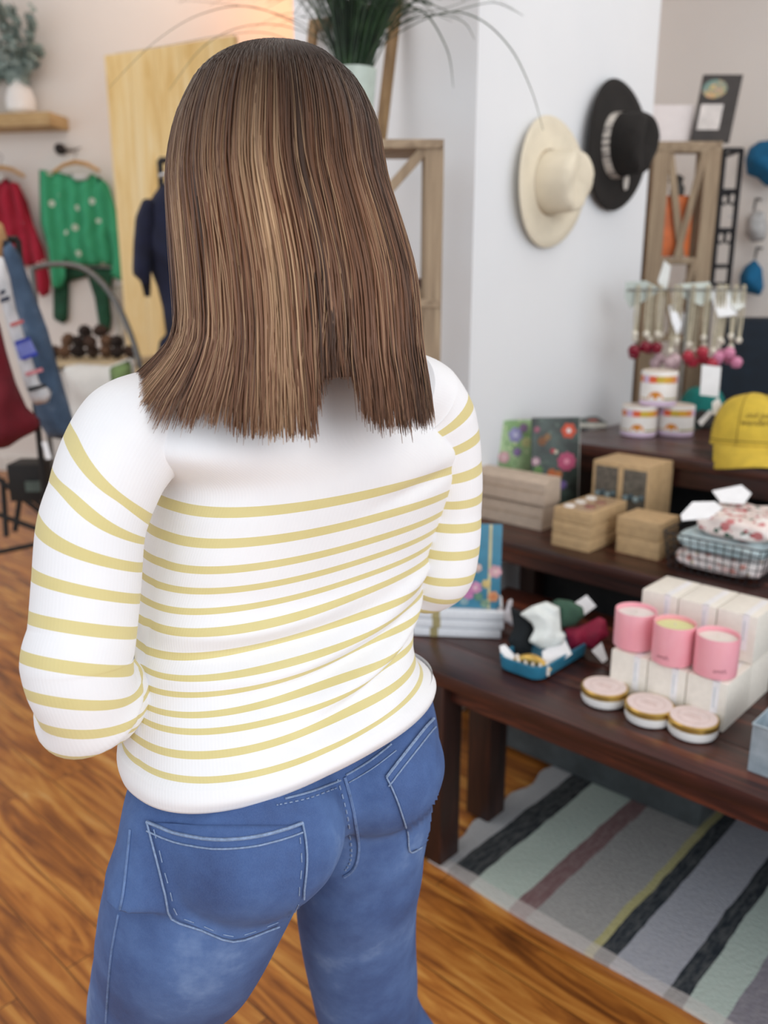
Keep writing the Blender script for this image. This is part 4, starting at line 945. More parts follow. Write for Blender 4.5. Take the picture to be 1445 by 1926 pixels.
# ================= HIGHEST TABLE =================
tin_sh=M('f6f1ec',.4,vary=.03); lil=M('e6cfe8',.4,vary=.05)
def tin(cx_,brow,trow,rpx,z,lab,off,y=None):
    p=onz(cx_,brow,z)
    d=proj(p)[2]; r=rpx/FP*d; h=row_on(p,ZA,trow)[2]-z
    t=thing('patterned_tin',lab,'tin',(p[0],p[1],z),'patterned tins stacked as a pyramid')
    MB().lathe([(r*.96,.0008),(r,.003),(r,h*.16)],p,44).build('base',lil,t,True)
    MB().lathe([(r,h*.16),(r,h*.98),(r*.97,h)],p,44,cap=False).build('label',tin_sh,t,True)
    MB().lathe([(r*.97,h-.001),(r*.94,h+.001),(r*.9,h-.003),(.001,h-.003)],p,44,cap=False).build('lid',M('e8dacb',.4),t,True)
    a0=math.atan2(-p[1],-p[0])
    def strip(n0,n1,z0,z1,m,nm,rr=r+.0005,k=8):
        mb=MB(); vs=[];fs=[]
        for i in range(k+1):
            a=a0+n0+(n1-n0)*i/k; vs+=[(p[0]+rr*math.cos(a),p[1]+rr*math.sin(a),z+z0),(p[0]+rr*math.cos(a),p[1]+rr*math.sin(a),z+z1)]
        for i in range(k): fs.append((2*i,2*i+2,2*i+3,2*i+1))
        mb.add(vs,fs).build(nm,m,t)
    cols=['f08a4a','e7c8e6','f0693c','d9b93c','efb53a','f29a4c','e7c8e6']
    for i in range(7): strip(-1.4+off+i*.42,-1.4+off+(i+1)*.42,h*.68,h*.88,M(cols[i],.5),'colour_block')
    mb=MB(); vs=[]; rr=r+.0006; ca=a0+off*.4-.15; hz=h*.22; rad=h*.22
    vs.append((p[0]+rr*math.cos(ca),p[1]+rr*math.sin(ca),z+hz))
    for i in range(13): b=pi*i/12; a=ca+rad*math.cos(b)/rr; vs.append((p[0]+rr*math.cos(a),p[1]+rr*math.sin(a),z+hz+rad*math.sin(b)))
    mb.add(vs,[(0,i,i+1) for i in range(1,13)]).build('printed_sun',M('f39a2e',.5),t)
    strip(-1.3,ca-a0-.45,h*.20,h*.235,M('c7a25a',.5),'printed_horizon'); strip(ca-a0+.45,1.3,h*.20,h*.25,M('a99a3c',.5),'printed_horizon')
    return p,h,r
p1,h1,r1=tin(1200,818,762,32.5,ZU,'patterned orange and lilac tin at the left foot of the pyramid',.2)
p2,h2,r2=tin(1269,817,761,33,ZU,'patterned orange and lilac tin at the right foot of the pyramid',-.15)
hmx=max(h1,h2); q=(p1+p2)/2; pq=proj((q[0],q[1],ZU+hmx)); tin(1237,pq[1],697,33,ZU+hmx,'patterned orange and lilac tin on top of the other two',.0)
# yellow cap
def cap(c,F_,s,mat,lab,text=None,name='baseball_cap',tilt=0,stm=None,up=ZA):
    F_=np.asarray(F_,float); F_/=np.linalg.norm(F_); up=np.asarray(up,float); up=up/np.linalg.norm(up); F_=F_-up*(F_@up); F_/=np.linalg.norm(F_); R_=np.cross(F_,up)
    t=thing(name,lab,'cap',c); a,b,h=.095*s,.083*s,.112*s; n=48; m=16
    def dome(ph,u): # u 0 rim..1 top
        k=math.cos(u*pi/2)**.62; front=max(0,math.cos(ph)); z=h*math.sin(u*pi/2)**(.95)*(1+.05*front)
        return np.asarray(c)+F_*a*k*math.cos(ph)*(1-.0*u)+R_*b*k*math.sin(ph)+up*(z+.002)
    mb=MB(); vs=[];fs=[]
    for i in range(m+1):
        for k in range(n): vs.append(dome(2*pi*k/n,i/m*.985))
    for i in range(m):
        for k in range(n): k2=(k+1)%n; fs.append((i*n+k,i*n+k2,(i+1)*n+k2,(i+1)*n+k))
    fs.append(tuple(m*n+k for k in range(n))); mb.add(vs,fs)
    cr2=mb.build('crown',mat,t,'all')
    sm=MB()
    for k in range(6): ph=pi/6+k*pi/3; sm.tube([dome(ph,u)+ (dome(ph,u)-np.asarray(c)-up*h*.3)*.004 for u in np.linspace(0.02,.98,14)],.0012*s,5,flat=.6)
    sm.tube([dome(2*pi*k/60,.06) for k in range(61)],.0011*s,5)
    sm.build('seams',stm or mat,cr2,True) 
    MB().lathe([(.008*s,0),(.008*s,.003*s),(.004*s,.006*s),(.001,.0065*s)],np.asarray(c)+up*(h*.985+.001),16,axis=up).build('top_button',mat,t,True)
    br=MB(); vs=[];fs=[]; nb=26; mr=8
    for side in (0,1):
        for j in range(mr+1):
            for i in range(nb+1):
                ph=-1.28+2.56*i/nb; r0=dome(ph,0); ext=.078*s*max(0,math.cos(ph*1.2))**.55*(j/mr)
                p=r0+F_*ext; lat=(p-np.asarray(c))@R_; p=p-up*((j/mr)*.35*(lat/(b))**2*.06*s+ (j/mr)**1.2*.036*s)+up*(.004*s-side*.003*s); vs.append(p)
    N1=(mr+1)*(nb+1)
    for j in range(mr):
        for i in range(nb): q=j*(nb+1)+i; fs.append((q,q+1,q+nb+2,q+nb+1)); fs.append((N1+q,N1+q+nb+1,N1+q+nb+2,N1+q+1))
    for i in range(nb): q=mr*(nb+1)+i; fs.append((q,q+1,N1+q+1,N1+q)); fs.append((i,N1+i,N1+i+1,i+1))
    for j in range(mr):
        for i in (0,nb): q=j*(nb+1)+i; fs.append((q,q+nb+1,N1+q+nb+1,N1+q))
    br.add(vs,fs).build('brim',mat,t,'all')
    if text:
        def bend(x,y): 
            ph=-x/(a*.86); u=.34+y/(h*1.35); p=dome(ph,max(.05,u)); d=p-(np.asarray(c)+up*h*.3); return p+d/np.linalg.norm(d)*.0012
        text_mesh(text,.019*s,None,None,None,None,shear=.35,bend=bend).build('embroidery',stm,t)
    return t
ymat=M('d9b93f',.85,vary=.12,scale=25,bump=.15)
cp=onz(1434,838,ZU); F_=-fh*1.0-cr*.22
cap(np.array([cp[0]+.045,YU+.115,ZU+.040]),F_,1.30,ymat,'mustard yellow baseball cap with script stitching on the highest table','out just\nwandering',stm=M('6e5a1e',.8),up=ZA-F_*.10)
# teal shape and dark things with tags behind the cap
tl=onz(1318,786,ZU); cap(np.array([tl[0]-.01,tl[1]+.03,ZU+.002]),cr*.4-fh,1.0,M('128079',.85,vary=.15),'teal green baseball cap behind the yellow one, by the patterned tins')
card('price_tag',[(1321,686),(1357,690),(1352,747),(1317,743)],(1340,800),None,'large white hang tag standing above the teal cap','tag',tilt=0,t=2.72)
card('price_tag',[(1340,757),(1352,748),(1358,760),(1352,782),(1341,780)],(1348,790),None,'crumpled white tag between teal cap and yellow cap','tag',tilt=10,t=2.60)
card('price_tag',[(1313,793),(1336,770),(1341,777),(1320,802)],(1322,808),None,'narrow pale tag lying left of the yellow cap','tag',tilt=30,t=2.58,col='cfcfd2')
soft('sunglasses_pouch',[(1303,778),(1318,770),(1345,776),(1352,800),(1330,808),(1308,802)],(1328,806),ZU+.001,m=M('2a2725',.8,vary=.3),T=.02,label='dark fabric pouch on the highest table between tins and yellow cap',cat='pouch',tilt=40)
# ================= HATS ON THE PILLAR =================
def hat(px,py,R,lab,fm,bandm,crown_h,s_=1.0,band=True,tiltz=0,charm=False):
    c=onx(px,py,XW); c=np.array([XW+.012,c[1],c[2]]); t=thing('brimmed_hat',lab,'hat',c)
    A=np.array([1.,0,0]); Uh=np.array([0,math.cos(tiltz),math.sin(tiltz)]); Vh=np.array([0,-math.sin(tiltz),math.cos(tiltz)])
    n=72
    def P(r,h,a,ov=1.0): return c+A*h+Uh*(r*.97*ov*math.cos(a))+Vh*(r*math.sin(a)*1.0)
    mb=MB(); vs=[];fs=[]; prof=[(R*.985,.010),(R,.013),(R*.99,.016),(R*.85,.012),(R*.62,.009),(R*.50,.012)]
    prof2=[(R*.985,.010),(R*.85,.008),(R*.62,.004),(R*.47,.004)]
    def ring(r,h,i): 
        for k in range(n):
            a=2*pi*k/n; up=.010*math.cos(2*a)*(r/R)**2; vs.append(P(r,h+up+.004,a))
    rings=[(r,h) for r,h in prof2[::-1]]+[(r,h) for r,h in prof[1:]]
    for r,h in rings: ring(r,h,0)
    for i in range(len(rings)-1):
        for k in range(n): k2=(k+1)%n; fs.append((i*n+k,i*n+k2,(i+1)*n+k2,(i+1)*n+k))
    mb.add(vs,fs); mb.build('brim',fm,t,'all')
    cb=MB(); vs=[];fs=[]; m=18
    rc=R*.49
    for i in range(m+1):
        u=i/m; r=rc*(1-.10*u) if u<.72 else rc*(.90)*math.sqrt(max(0,1-((u-.72)/.28)**2*.999)); 
        h=.010+crown_h*(u/.72*.86 if u<.72 else .86+.14*math.sin((u-.72)/.28*pi/2))
        for k in range(n):
            a=2*pi*k/n; z_=math.sin(a); y_=math.cos(a)
            # pinched front (towards the bottom) and lengthwise dent in the crown
            dent=0; ins=u>.72
            rr=r*(1-.16*max(0,u)**2*math.exp(-((abs(y_)-.75)/.35)**2)*(1 if z_<.2 else .3))
            p=P(rr,h,a); off=(p-c); lat=off@Uh; ver=off@Vh
            d=.030*math.exp(-(lat/(rc*.30))**2)*max(0,(u-.6)/.4)**.7*(1-.4*max(0,ver/rc)); d+=.018*math.exp(-((abs(lat)-rc*.6)/(rc*.25))**2-((ver+rc*.45)/(rc*.45))**2)*max(0,(u-.45)/.55)
            vs.append(p-A*d)
    for i in range(m):
        for k in range(n): k2=(k+1)%n; fs.append((i*n+k,i*n+k2,(i+1)*n+k2,(i+1)*n+k))
    fs.append(tuple(m*n+k for k in range(n))); cb.add(vs,fs); cb.build('crown',fm,t,'all')
    if band:
        bm_=MB(); vs=[];fs=[]; h0,h1=(.012,.045) if charm else (.011,.017)
        for h in (h0,h1):
            for k in range(n): vs.append(P(rc*(1-.10*(h-.01)/crown_h)+(.0035 if charm else .003),h,2*pi*k/n))
        for k in range(n): k2=(k+1)%n; fs.append((k,k2,n+k2,n+k))
        bm_.add(vs,fs).build('hat_band',bandm,t,'all')
    if charm:
        q=P(R*.66,.018,math.radians(-52)); cm=MB(); puff(cm,[(-.012,.03),(.010,.034),(.020,.005),(.012,-.024),(-.012,-.030),(-.022,-.006)],q,np.array([0,1.,0]),ZA,A,.008,.01,.004); cm.build('charm',M('e8e2da',.5),t,'all')
    return t
felt=M('e9dfc9',.9,vary=.06,scale=12); blk=M('221e1c',.9,vary=.35,scale=20)
bandt=NT('woven_band',.8); vv=bandt.coord(scale=(1,90,90)); ck=bandt.n('ShaderNodeTexChecker'); ck.inputs['Scale'].default_value=1; bandt.l(vv,ck.inputs[0]); ck.inputs[1].default_value=lin('e4ddd4'); ck.inputs[2].default_value=lin('8d8682'); bandt.col(ck.outputs[0])
hat(1022,345,.197,'cream felt wide-brimmed hat hung on the white pillar, left of the black one',felt,M('c49a5c',.6),.125)
hat(1146,276,.212,'black wide-brimmed hat with pale woven band hung on the white pillar',blk,bandt.m,.135,charm=True)
# ================= SHELF AND PLANT BEHIND THE HEAD =================
rust=wood_mat('weathered_wood','7c6a56','9c8870','b9a78c',.8,(14,14,1)); rustx=wood_mat('weathered_wood_flat','7c6a56','a08c74','b9a78c',.8,(1,14,14))
def bar(mb,a,b,w_,d_,up=None,bev=.002):
    a,b=np.asarray(a,float),np.asarray(b,float); t_=b-a; L_=np.linalg.norm(t_); t_/=L_; n_=np.asarray(up if up is not None else YA,float); n_=n_-t_*(n_@t_); n_/=np.linalg.norm(n_); s_=np.cross(t_,n_)
    return mb.obox((a+b)/2,t_*L_/2,s_*w_/2,n_*d_/2,bev=bev)
tp=dep(836,262,2.22); zt=float(tp[2]); E_=np.array([tp[0],tp[1],0]); sw,sd_,pw_=.46,.20,.050
t=thing('display_shelf','weathered wooden shelf with X-braced front behind the head, holding the grass plant','shelf',E_-cr*sw/2+fh*sd_/2)
for k in (pw_/2,sw-pw_/2):
    for d_ in (.014,sd_-.014): MB().obox(E_-cr*k+fh*d_+ZA*(zt-.022)/2,cr*pw_/2,fh*.014,ZA*(zt-.022)/2,bev=.002).build('post',rust,t,True)
for z_ in (zt,1.36,.92,.45): MB().obox(E_-cr*sw/2+fh*(sd_/2-.002)+ZA*(z_-.011),cr*(sw/2-.001),fh*(sd_/2+.004),ZA*.011,bev=.002).build('shelf_board',rustx,t,True)
for z0_,z1_ in ((1.36,zt-.022),(.92,1.338),(.45,.898)):
    for sgn in (0,1):
        L0,R0=E_-cr*(sw-pw_),E_-cr*pw_
        if sgn: L0,R0=R0,L0
        bar(MB(),L0+fh*(.009+.011*sgn)+ZA*z0_,R0+fh*(.009+.011*sgn)+ZA*z1_,.026,.010,up=fh).build('cross_brace',rust,t,True)
simple('small_box',MB().obox(E_-cr*.10+fh*.09+ZA*1.388,cr*.045,fh*.045,ZA*.0275,bev=.004),M('4a2028',.7),'small dark maroon box on the shelf behind the hair','box')
wk=NT('wicker',.85); wk.col(wk.ramp(wk.noise(wk.coord(scale=(60,60,180)),1,3),[(.35,'3a3a38'),(.65,'77756e')])); 
simple('wicker_basket',MB().lathe([(.060,.0005),(.072,.08),(.075,.17),(.070,.17),(.060,.02),(.001,.015)],E_-cr*.145+fh*.10+ZA*.9205,36),wk.m,'grey wicker basket on the lower board of the weathered shelf','basket')
# potted grass
p0=dep(668,262,2.31); pp=np.array([p0[0],p0[1],zt+.0005]); dP=proj(pp)[2]; hP=float(row_on(pp,ZA,132)[2]-zt); rP=41/FP*dP
t=thing('potted_grass','pale green pot of tall arching dark green grass above the head','potted plant',pp)
MB().lathe([(rP*.62,.0005),(rP*.70,.01),(rP*.95,hP*.8),(rP,hP),(rP*.93,hP),(rP*.9,hP-.02),(.001,hP-.021)],pp,40,cap=False).build('pot',M('bccbc2',.4,vary=.08),t,True)
MB().lathe([(rP*.9,hP-.024),(rP*.5,hP-.012),(.001,hP-.010)],pp,24).build('soil',M('3b2a1c',.95,vary=.4),t,True)
gm=NT('grass_blade',.5); gm.col(gm.ramp(gm.noise(gm.coord(),18,3),[(.3,'16281a'),(.6,'2a4428'),(.8,'44603a')])); random.seed(5)
bl_=MB()
def blade(P_,w0,mb=None): 
    path=catmull(P_,6); path=[np.array([p[0],min(p[1],2.085),p[2]]) if p[0]<XW+.02 else p for p in path]; n_=len(path); (mb or bl_).tube(path,[w0*(1-.85*(i/(n_-1))**1.5) for i in range(n_)],5,flat=.35)
for i in range(420):
    a=random.uniform(0,2*pi); r0=random.uniform(0,rP*.7); b0=pp+np.array([r0*math.cos(a),r0*math.sin(a),hP-.02]); ln=random.uniform(.18,.42); sp_=random.uniform(.06,.85)*(.4+r0/rP)
    d=np.array([math.cos(a),math.sin(a),0]); d=cr*d[0]+fh*d[1]*.5
    blade([b0,b0+ZA*ln*.5+d*ln*sp_*.4,b0+ZA*ln*.85+d*ln*sp_,b0+ZA*ln*(1.0-.5*sp_)+d*ln*sp_*1.9],random.uniform(.0028,.0050))
bl_.build('foliage',gm.m,t,True)
def lb(pts,w0): 
    d0=dP; P_=[pp+ZA*(hP-.01)]+[dep(x,y,d0-.05-k*.05) for k,(x,y) in enumerate(pts)]; m_=MB(); blade(P_,w0,m_); m_.build('long_blade',gm.m,t,True)
lb([(600,70),(480,14),(380,26),(290,80),(205,165)],.0045); lb([(610,80),(530,48),(450,52),(380,90),(318,170)],.0040); lb([(600,60),(500,20),(400,5),(330,2)],.0032); lb([(560,85),(500,62),(420,66),(300,88),(215,100)],.003)
lb([(720,60),(790,20),(840,90),(853,165)],.0038); lb([(730,75),(830,25),(900,35),(960,90),(1000,170),(1022,245)],.0036); lb([(740,50),(850,22),(930,5),(985,30)],.0032); lb([(735,60),(810,28),(870,40),(893,75)],.003); lb([(760,40),(850,12),(900,-10)],.003)
# wooden frame leaning on the pillar behind the plant
t=thing('wooden_frame','brown wooden picture frame leaning on the wall behind the grass plant','frame',np.array([pp[0],2.0,zt]))
a_=ony(712,250,2.0); b_=ony(748,-10,2.075); l_=np.array([-.36,0,0]); a_[2]=zt+.004
fr=MB(); bar(fr,a_,b_,.034,.018); bar(fr,a_+l_,b_+l_,.034,.018); bar(fr,b_+np.array([-.345,0,-.02]),b_+np.array([-.015,0,-.02]),.03,.018,up=YA); fr.build('frame',wood_mat('brown_frame','6b5234','8a6c48','a2845c',.7,(14,14,1)),t,True)
# ================= BEHIND THE DISPLAY TABLES =================
T_=3.5
def cp_(x,y,t=T_): return dep(x,y,t)
def vline(px,py,z,t=T_): q=dep(px,py,t); return np.array([q[0],q[1],z])
Uc=cr; Nc=hv
zt2=cp_(1290,272)[2]; A0=vline(1236,400,0); A1=vline(1331,400,0); print('rack',A0,A1,zt2)
t=thing('display_shelf','weathered grey wooden shelf with X-braced front behind the patterned tins','shelf',(A0+A1)/2)
wP=.064
for q,dd in ((A0,0),(A1,0),(A0+fh*.09,0),(A1+fh*.09,0)):
    MB().obox(q+ZA*(zt2/2),Uc*wP/2,Nc*.012,ZA*zt2/2,bev=.002).build('post',rust,t,True)
mid=(A0+A1)/2; hw=np.linalg.norm(A1-A0)/2-wP/2
zs_=[zt2-.04,cp_(1290,490)[2],cp_(1290,640)[2],.55]
for z_ in (zs_[0]+.02,zs_[1],zs_[2],.55): MB().obox(mid+fh*.045+ZA*z_,Uc*(hw),fh*.056,ZA*.013,bev=.002).build('shelf_board',rustx,t,True)
MB().obox(mid+ZA*(zt2-.02),Uc*(hw+wP),Nc*.013,ZA*.02,bev=.002).build('top_rail',rustx,t,True)
for i in range(3):
    z0_,z1_=zs_[i+1]+.015,zs_[i]
    for sg in (-1,1): bar(MB(),mid+Uc*hw*sg*.95+Nc*(.004+.004*sg)+ZA*z1_,mid-Uc*hw*sg*.15+Nc*(.004+.004*sg)+ZA*z0_,.028,.010,up=Nc).build('cross_brace',rust,t,True)
sz=zs_[1]+.0135; q=mid+fh*.05+ZA*sz
simple('orange_package',MB().obox(q+ZA*.125-Uc*.012,Uc*.062,fh*.028,ZA*.120,bev=.003),M('e8742a',.5,vary=.25,scale=14),'bright orange package on the weathered shelf behind the hanging keychains','package')
q=mid+fh*.05+ZA*sz
fig=MB().lathe([(.028,.0),(.030,.03),(.018,.05),(.024,.07),(.001,.085)],q+ZA*.2465-Uc*.012,20); fig.tube([q+ZA*.30-Uc*.03,q+ZA*.31-Uc*.048],[.013,.008],8); simple('figurine',fig,M('3a3836',.5,vary=.3),'small dark figurine on top of the orange package','figurine')
q=mid+fh*.05+ZA*(zs_[2]+.0135); simple('mug',MB().lathe([(.028,.0015),(.034,.01),(.034,.09),(.031,.09),(.029,.012),(.001,.010)],q+Uc*.03,28),M('eeeef0',.3,vary=.03),'white mug on the weathered shelf above the hanging keychains','mug')
# white board and black poster on top
b0=mid+ZA*(zt2+.001)
simple('white_board',MB().obox(b0+fh*.085+Uc*(-.045)+ZA*.075,Uc*.085,fh*.006,ZA*.075),M('efe7e6',.6,vary=.03),'plain white board leaning on top of the weathered shelf','board')
t=thing('poster_board','black display board with a floral oval and a white panel on the weathered shelf','sign',b0+fh*.05+Uc*.09)
lean=Uc*.03; c=dep(1352,222,3.55); Ub=Uc; Vb=ZA+Uc*.12; Vb/=np.linalg.norm(Vb); hb_=.128
c=np.array([*(b0+fh*.05+Uc*.118)[:2],zt2+.002+hb_*.99])
MB().obox(c,Ub*.078,fh*.008,Vb*hb_).build('board',M('3b3431',.6,vary=.2),t)
mb=MB(); vs=[c-fh*.0095-Ub*.025+Vb*.075]+[c-fh*.0092-Ub*.025+Vb*.075+Ub*.05*math.cos(2*pi*k/28)+Vb*.035*math.sin(2*pi*k/28) for k in range(28)]; mb.add(vs,[(0,1+k,1+(k+1)%28) for k in range(28)]); mb.build('floral_oval',pic_mat('floral_oval',('c9a06a','6a8a80'),[('d8c24a',60,.2),('d99a8a',45,.2)]),t)
MB().obox(c-fh*.0095-Ub*.022-Vb*.030,Ub*.045,fh*.001,Vb*.048).build('white_panel',M('e9e2de',.6),t)
# black wire rack right of it
bk=M('26262a',.5,.5); E0=vline(1352,400,0,3.68); E1=vline(1384,400,0,3.68); ze=dep(1368,286,3.68)[2]; r_=MB()
for q in (E0,E1,E0+fh*.25,E1+fh*.25): r_.tube([q,q+ZA*ze],.011,8)
for zz_ in [dep(1368,y,3.68)[2] for y in (286,360,432,500,535)]+[.6,.1]:
    r_.tube([E0+ZA*zz_,E1+ZA*zz_,E1+fh*.25+ZA*zz_,E0+fh*.25+ZA*zz_,E0+ZA*zz_],.009,8)
for zz_ in [dep(1368,y,3.68)[2] for y in (360,432)]:
    w_=np.linalg.norm(E1-E0); 
    for sg in (0,1): ctr=E0+(E1-E0)*(.28+.44*sg)+ZA*(zz_-.03); r_.tube([ctr+Uc*.014*math.cos(a)+ZA*.026*math.sin(a) for a in np.linspace(0,2*pi,18)],.005,6)
simple('metal_rack',r_,bk,'narrow black scrolled metal rack between the weathered shelf and hung caps','rack')
# hanging caps on the right wall
def hcap(pts,col,lab,anc,yy=4.235):
    o=ony(anc[0],anc[1],yy-.06); U_,V_,N_=np.array([1.,0,0]),ZA,np.array([0,-1.,0])
    q=pxpoly(pts,o,U_,V_,N_); mb=puff(MB(),q,o,U_,V_,N_,.055,.05,.012,wrk(.008,40,25),.6)
    t=thing('baseball_cap',lab,'cap',o); mb.build('crown',M(col,.85,vary=.2),t,'all'); tp_=max(q,key=lambda a:a[1]); h_=o+U_*tp_[0]+V_*tp_[1]
    MB().tube([np.array([h_[0],4.249,h_[2]+.05]),np.array([h_[0],4.19,h_[2]+.05]),h_+N_*-.0],.005,8).build('hook',bk,t,True)
hcap([(1402,300),(1410,278),(1428,266),(1460,262),(1478,290),(1480,330),(1462,350),(1440,350),(1425,335),(1405,328)],'0f6a99','bright blue cap hung on the right wall, upper of the two blue ones',(1430,320))
hcap([(1400,440),(1404,410),(1418,395),(1438,398),(1444,430),(1438,452),(1415,456)],'c9c9c9','pale grey cap hung on the right wall between the two blue ones',(1420,440))
hcap([(1391,520),(1400,502),(1420,487),(1434,505),(1437,540),(1430,557),(1405,550),(1392,538)],'0f6a99','bright blue cap hung on the right wall, lower of the two blue ones',(1415,540))
# navy chair behind
nav=M('13212f',.85,vary=.25,scale=20); qn=vline(1350,640,0,3.30); t=thing('upholstered_chair','navy blue upholstered armchair behind the yellow cap','armchair',qn+Uc*.3)
zt3=dep(1385,597,3.30)[2]; ub=(Uc*.98-fh*.2); ub/=np.linalg.norm(ub); nb_=np.cross(ZA,ub); nb_=nb_ if nb_@fh>0 else -nb_
qn=qn+ub*.02
MB().obox(qn+ub*.34+nb_*.06+ZA*(zt3/2+.14),ub*.34,nb_*.06,ZA*(zt3/2-.14),bev=.03).build('backrest',nav,t,True)
MB().obox(qn+ub*.34+nb_*.25+ZA*.40,ub*.33,nb_*.13,ZA*.09,bev=.03).build('seat',nav,t,True)
for sg in (.05,.63): MB().obox(qn+ub*sg+nb_*.25+ZA*.52,ub*.05,nb_*.13,ZA*.15,bev=.03).build('armrest',nav,t,True)
for sg in (.06,.62):
    for dd in (.06,.34): MB().tube([qn+ub*sg+nb_*dd+ZA*.32,qn+ub*sg+nb_*dd],[.025,.016],10).build('leg',dkl,t,True)
# keychains on their stand
TK=2.95
kz=onz(1290,800,ZU); ks=dep(1288,640,TK); ks=np.array([ks[0],ks[1],ZU]); zr=dep(1288,545,TK)[2]; print('keys',ks,zr)
t=thing('keychain_stand','slim metal stand carrying the bunch of beaded keychains on the highest table','stand',ks); ksb=MB()
MB().lathe([(.06,.0005),(.06,.006),(.012,.010)],ks,32).build('base',M('8c8a84',.4,.8),t,True); MB().tube([ks+ZA*.01,ks+ZA*(zr-ZU)],.005,10).build('pole',M('8c8a84',.4,.8),t,True)
ks2=np.array([ks[0],ks[1],zr]); wR=115/FP*TK
MB().tube([ks2-Uc*wR*.98,ks2+Uc*wR*.92],.004,8).build('hanging_bar',M('8c8a84',.4,.8),t,True); MB().tube([ks2-Uc*wR*.9-hv*.05,ks2+Uc*wR*.9-hv*.05],.004,8).build('hanging_bar',M('8c8a84',.4,.8),t,True)
MB().tube([ks2,ks2-hv*.05],.004,8).build('bar_link',M('8c8a84',.4,.8),t,True)
cord=M('cdc4ac',.9,vary=.2,scale=90); bead=M('efe8d8',.5)
def glass(c): 
    g_=NT('glass_'+c,.12); g_.col(c); g_.b.inputs['Transmission Weight'].default_value=.35; return g_.m
cg={k:glass(v) for k,v in {'red':'8e1030','rose':'c83a50','pale':'e2c4ca','pink':'ee9cc0'}.items()}
lbl={'red':'dark red glass-drop keychain','pale':'clear pale pink glass-drop keychain','rose':'rose red glass-drop keychain','pink':'bright pink glass-drop keychain'}
ki=0
KC=((1190,628,655,'red'),(1199,640,662,'red'),(1212,628,648,'red'),(1229,640,652,'red'),(1234,628,650,'red'),(1250,632,672,'pale'),(1262,660,678,'pale'),(1244,655,680,'pale'),(1272,640,672,'pale'),(1282,650,682,'pale'),(1297,648,666,'rose'),(1305,655,672,'rose'),(1325,635,658,'rose'),(1338,652,672,'rose'),(1346,660,680,'rose'),(1318,662,678,'rose'),(1357,640,668,'pink'),(1372,645,664,'pink'),(1378,632,660,'pink'),(1391,655,672,'pink'),(1394,640,678,'pink'),(1365,655,676,'pink'))
kn={}
for (x,yb_,yd,c_) in KC:
    row_=ki%2; base=ks2+Uc*((x-1288)/FP*TK)*(.96); off=-hv*.05*row_ ; top=base+off+ZA*.004; 
    o=dep(x,yd,TK+.03*row_); o=np.array([top[0],top[1],o[2]]); zb=dep(x,yb_,TK)[2]; zb=max(zb,o[2]+.016)
    kn.setdefault(c_,[]).append(x); nth=sum(1 for q_ in KC if q_[3]==c_ and q_[0]<x)
    t=thing('keychain',lbl[c_]+', '+('leftmost','second from left','third from left','fourth from left','fifth from left','rightmost')[nth]+' of its colour','keychain',o,'beaded keychains, %s drops'%c_); j=Uc*.006
    MB().tube(catmull([np.array([o[0],o[1],zb])-j*.3,np.array([o[0],o[1],(zb+zr)/2])-j,top-j*.6+ZA*.003,top+ZA*.0062,top+j*.6+ZA*.003,np.array([o[0],o[1],(zb+zr)/2])+j,np.array([o[0],o[1],zb])+j*.3],5),.0034,6).build('cord',cord,t,True)
    MB().lathe([(.001,-.011),(.008,-.009),(.0115,0),(.008,.009),(.001,.011)],(o[0],o[1],zb),16).build('bead',bead,t,True)
    MB().lathe([(.001,-.024),(.015,-.019),(.0215,-.003),(.017,.010),(.007,.017),(.001,.018)],(o[0],o[1],o[2]-.005),18).build('glass_drop',cg[c_],t,True); ki+=1
for i,(pts,lab) in enumerate((([(1177,530),(1215,528),(1245,545),(1215,565),(1185,580),(1175,560)],'crumpled pale paper tag at the left end of the keychain bunch'),([(1238,528),(1250,490),(1262,500),(1256,540),(1246,548)],'narrow pale tag standing up over the keychain bunch'),([(1278,534),(1335,530),(1345,560),(1320,575),(1290,562),(1275,552)],'wide grey-green paper tag in the middle of the keychain bunch'),([(1338,545),(1362,538),(1375,560),(1387,592),(1352,597),(1342,570)],'white crumpled tag right of the middle of the keychain bunch'),([(1362,545),(1400,550),(1402,575),(1385,585),(1372,570)],'pale tag at the right end of the keychain bunch'),([(1258,575),(1270,572),(1282,610),(1274,630),(1264,605)],'long narrow white tag hanging among the keychains'))):
    card('paper_tag',pts,(np.mean([p[0] for p in pts]),np.mean([p[1] for p in pts])),None,lab,'tag',col=('c6d0ca','e6e9e6','cdd5cd','f4f5f6','dfe3de','eceef2')[i],tilt=8*i-10,t=TK-.028-.001*i,prn=False)
# ================= LEFT BACKGROUND =================
def wallpt(px,py,off=0.0):
    d=cf+cr*(px-CX)/FP-cu*(py-CY)/FP; return C0+d*(((P0+wn*off)-C0)@wn)/(d@wn)
def onwall(pts,org,N=None): return pxpoly(pts,org,wd,ZA,wn)
oak=wood_mat('oak_shelf','a88b5e','bfa272','cdb488',.6,(3,3,20))
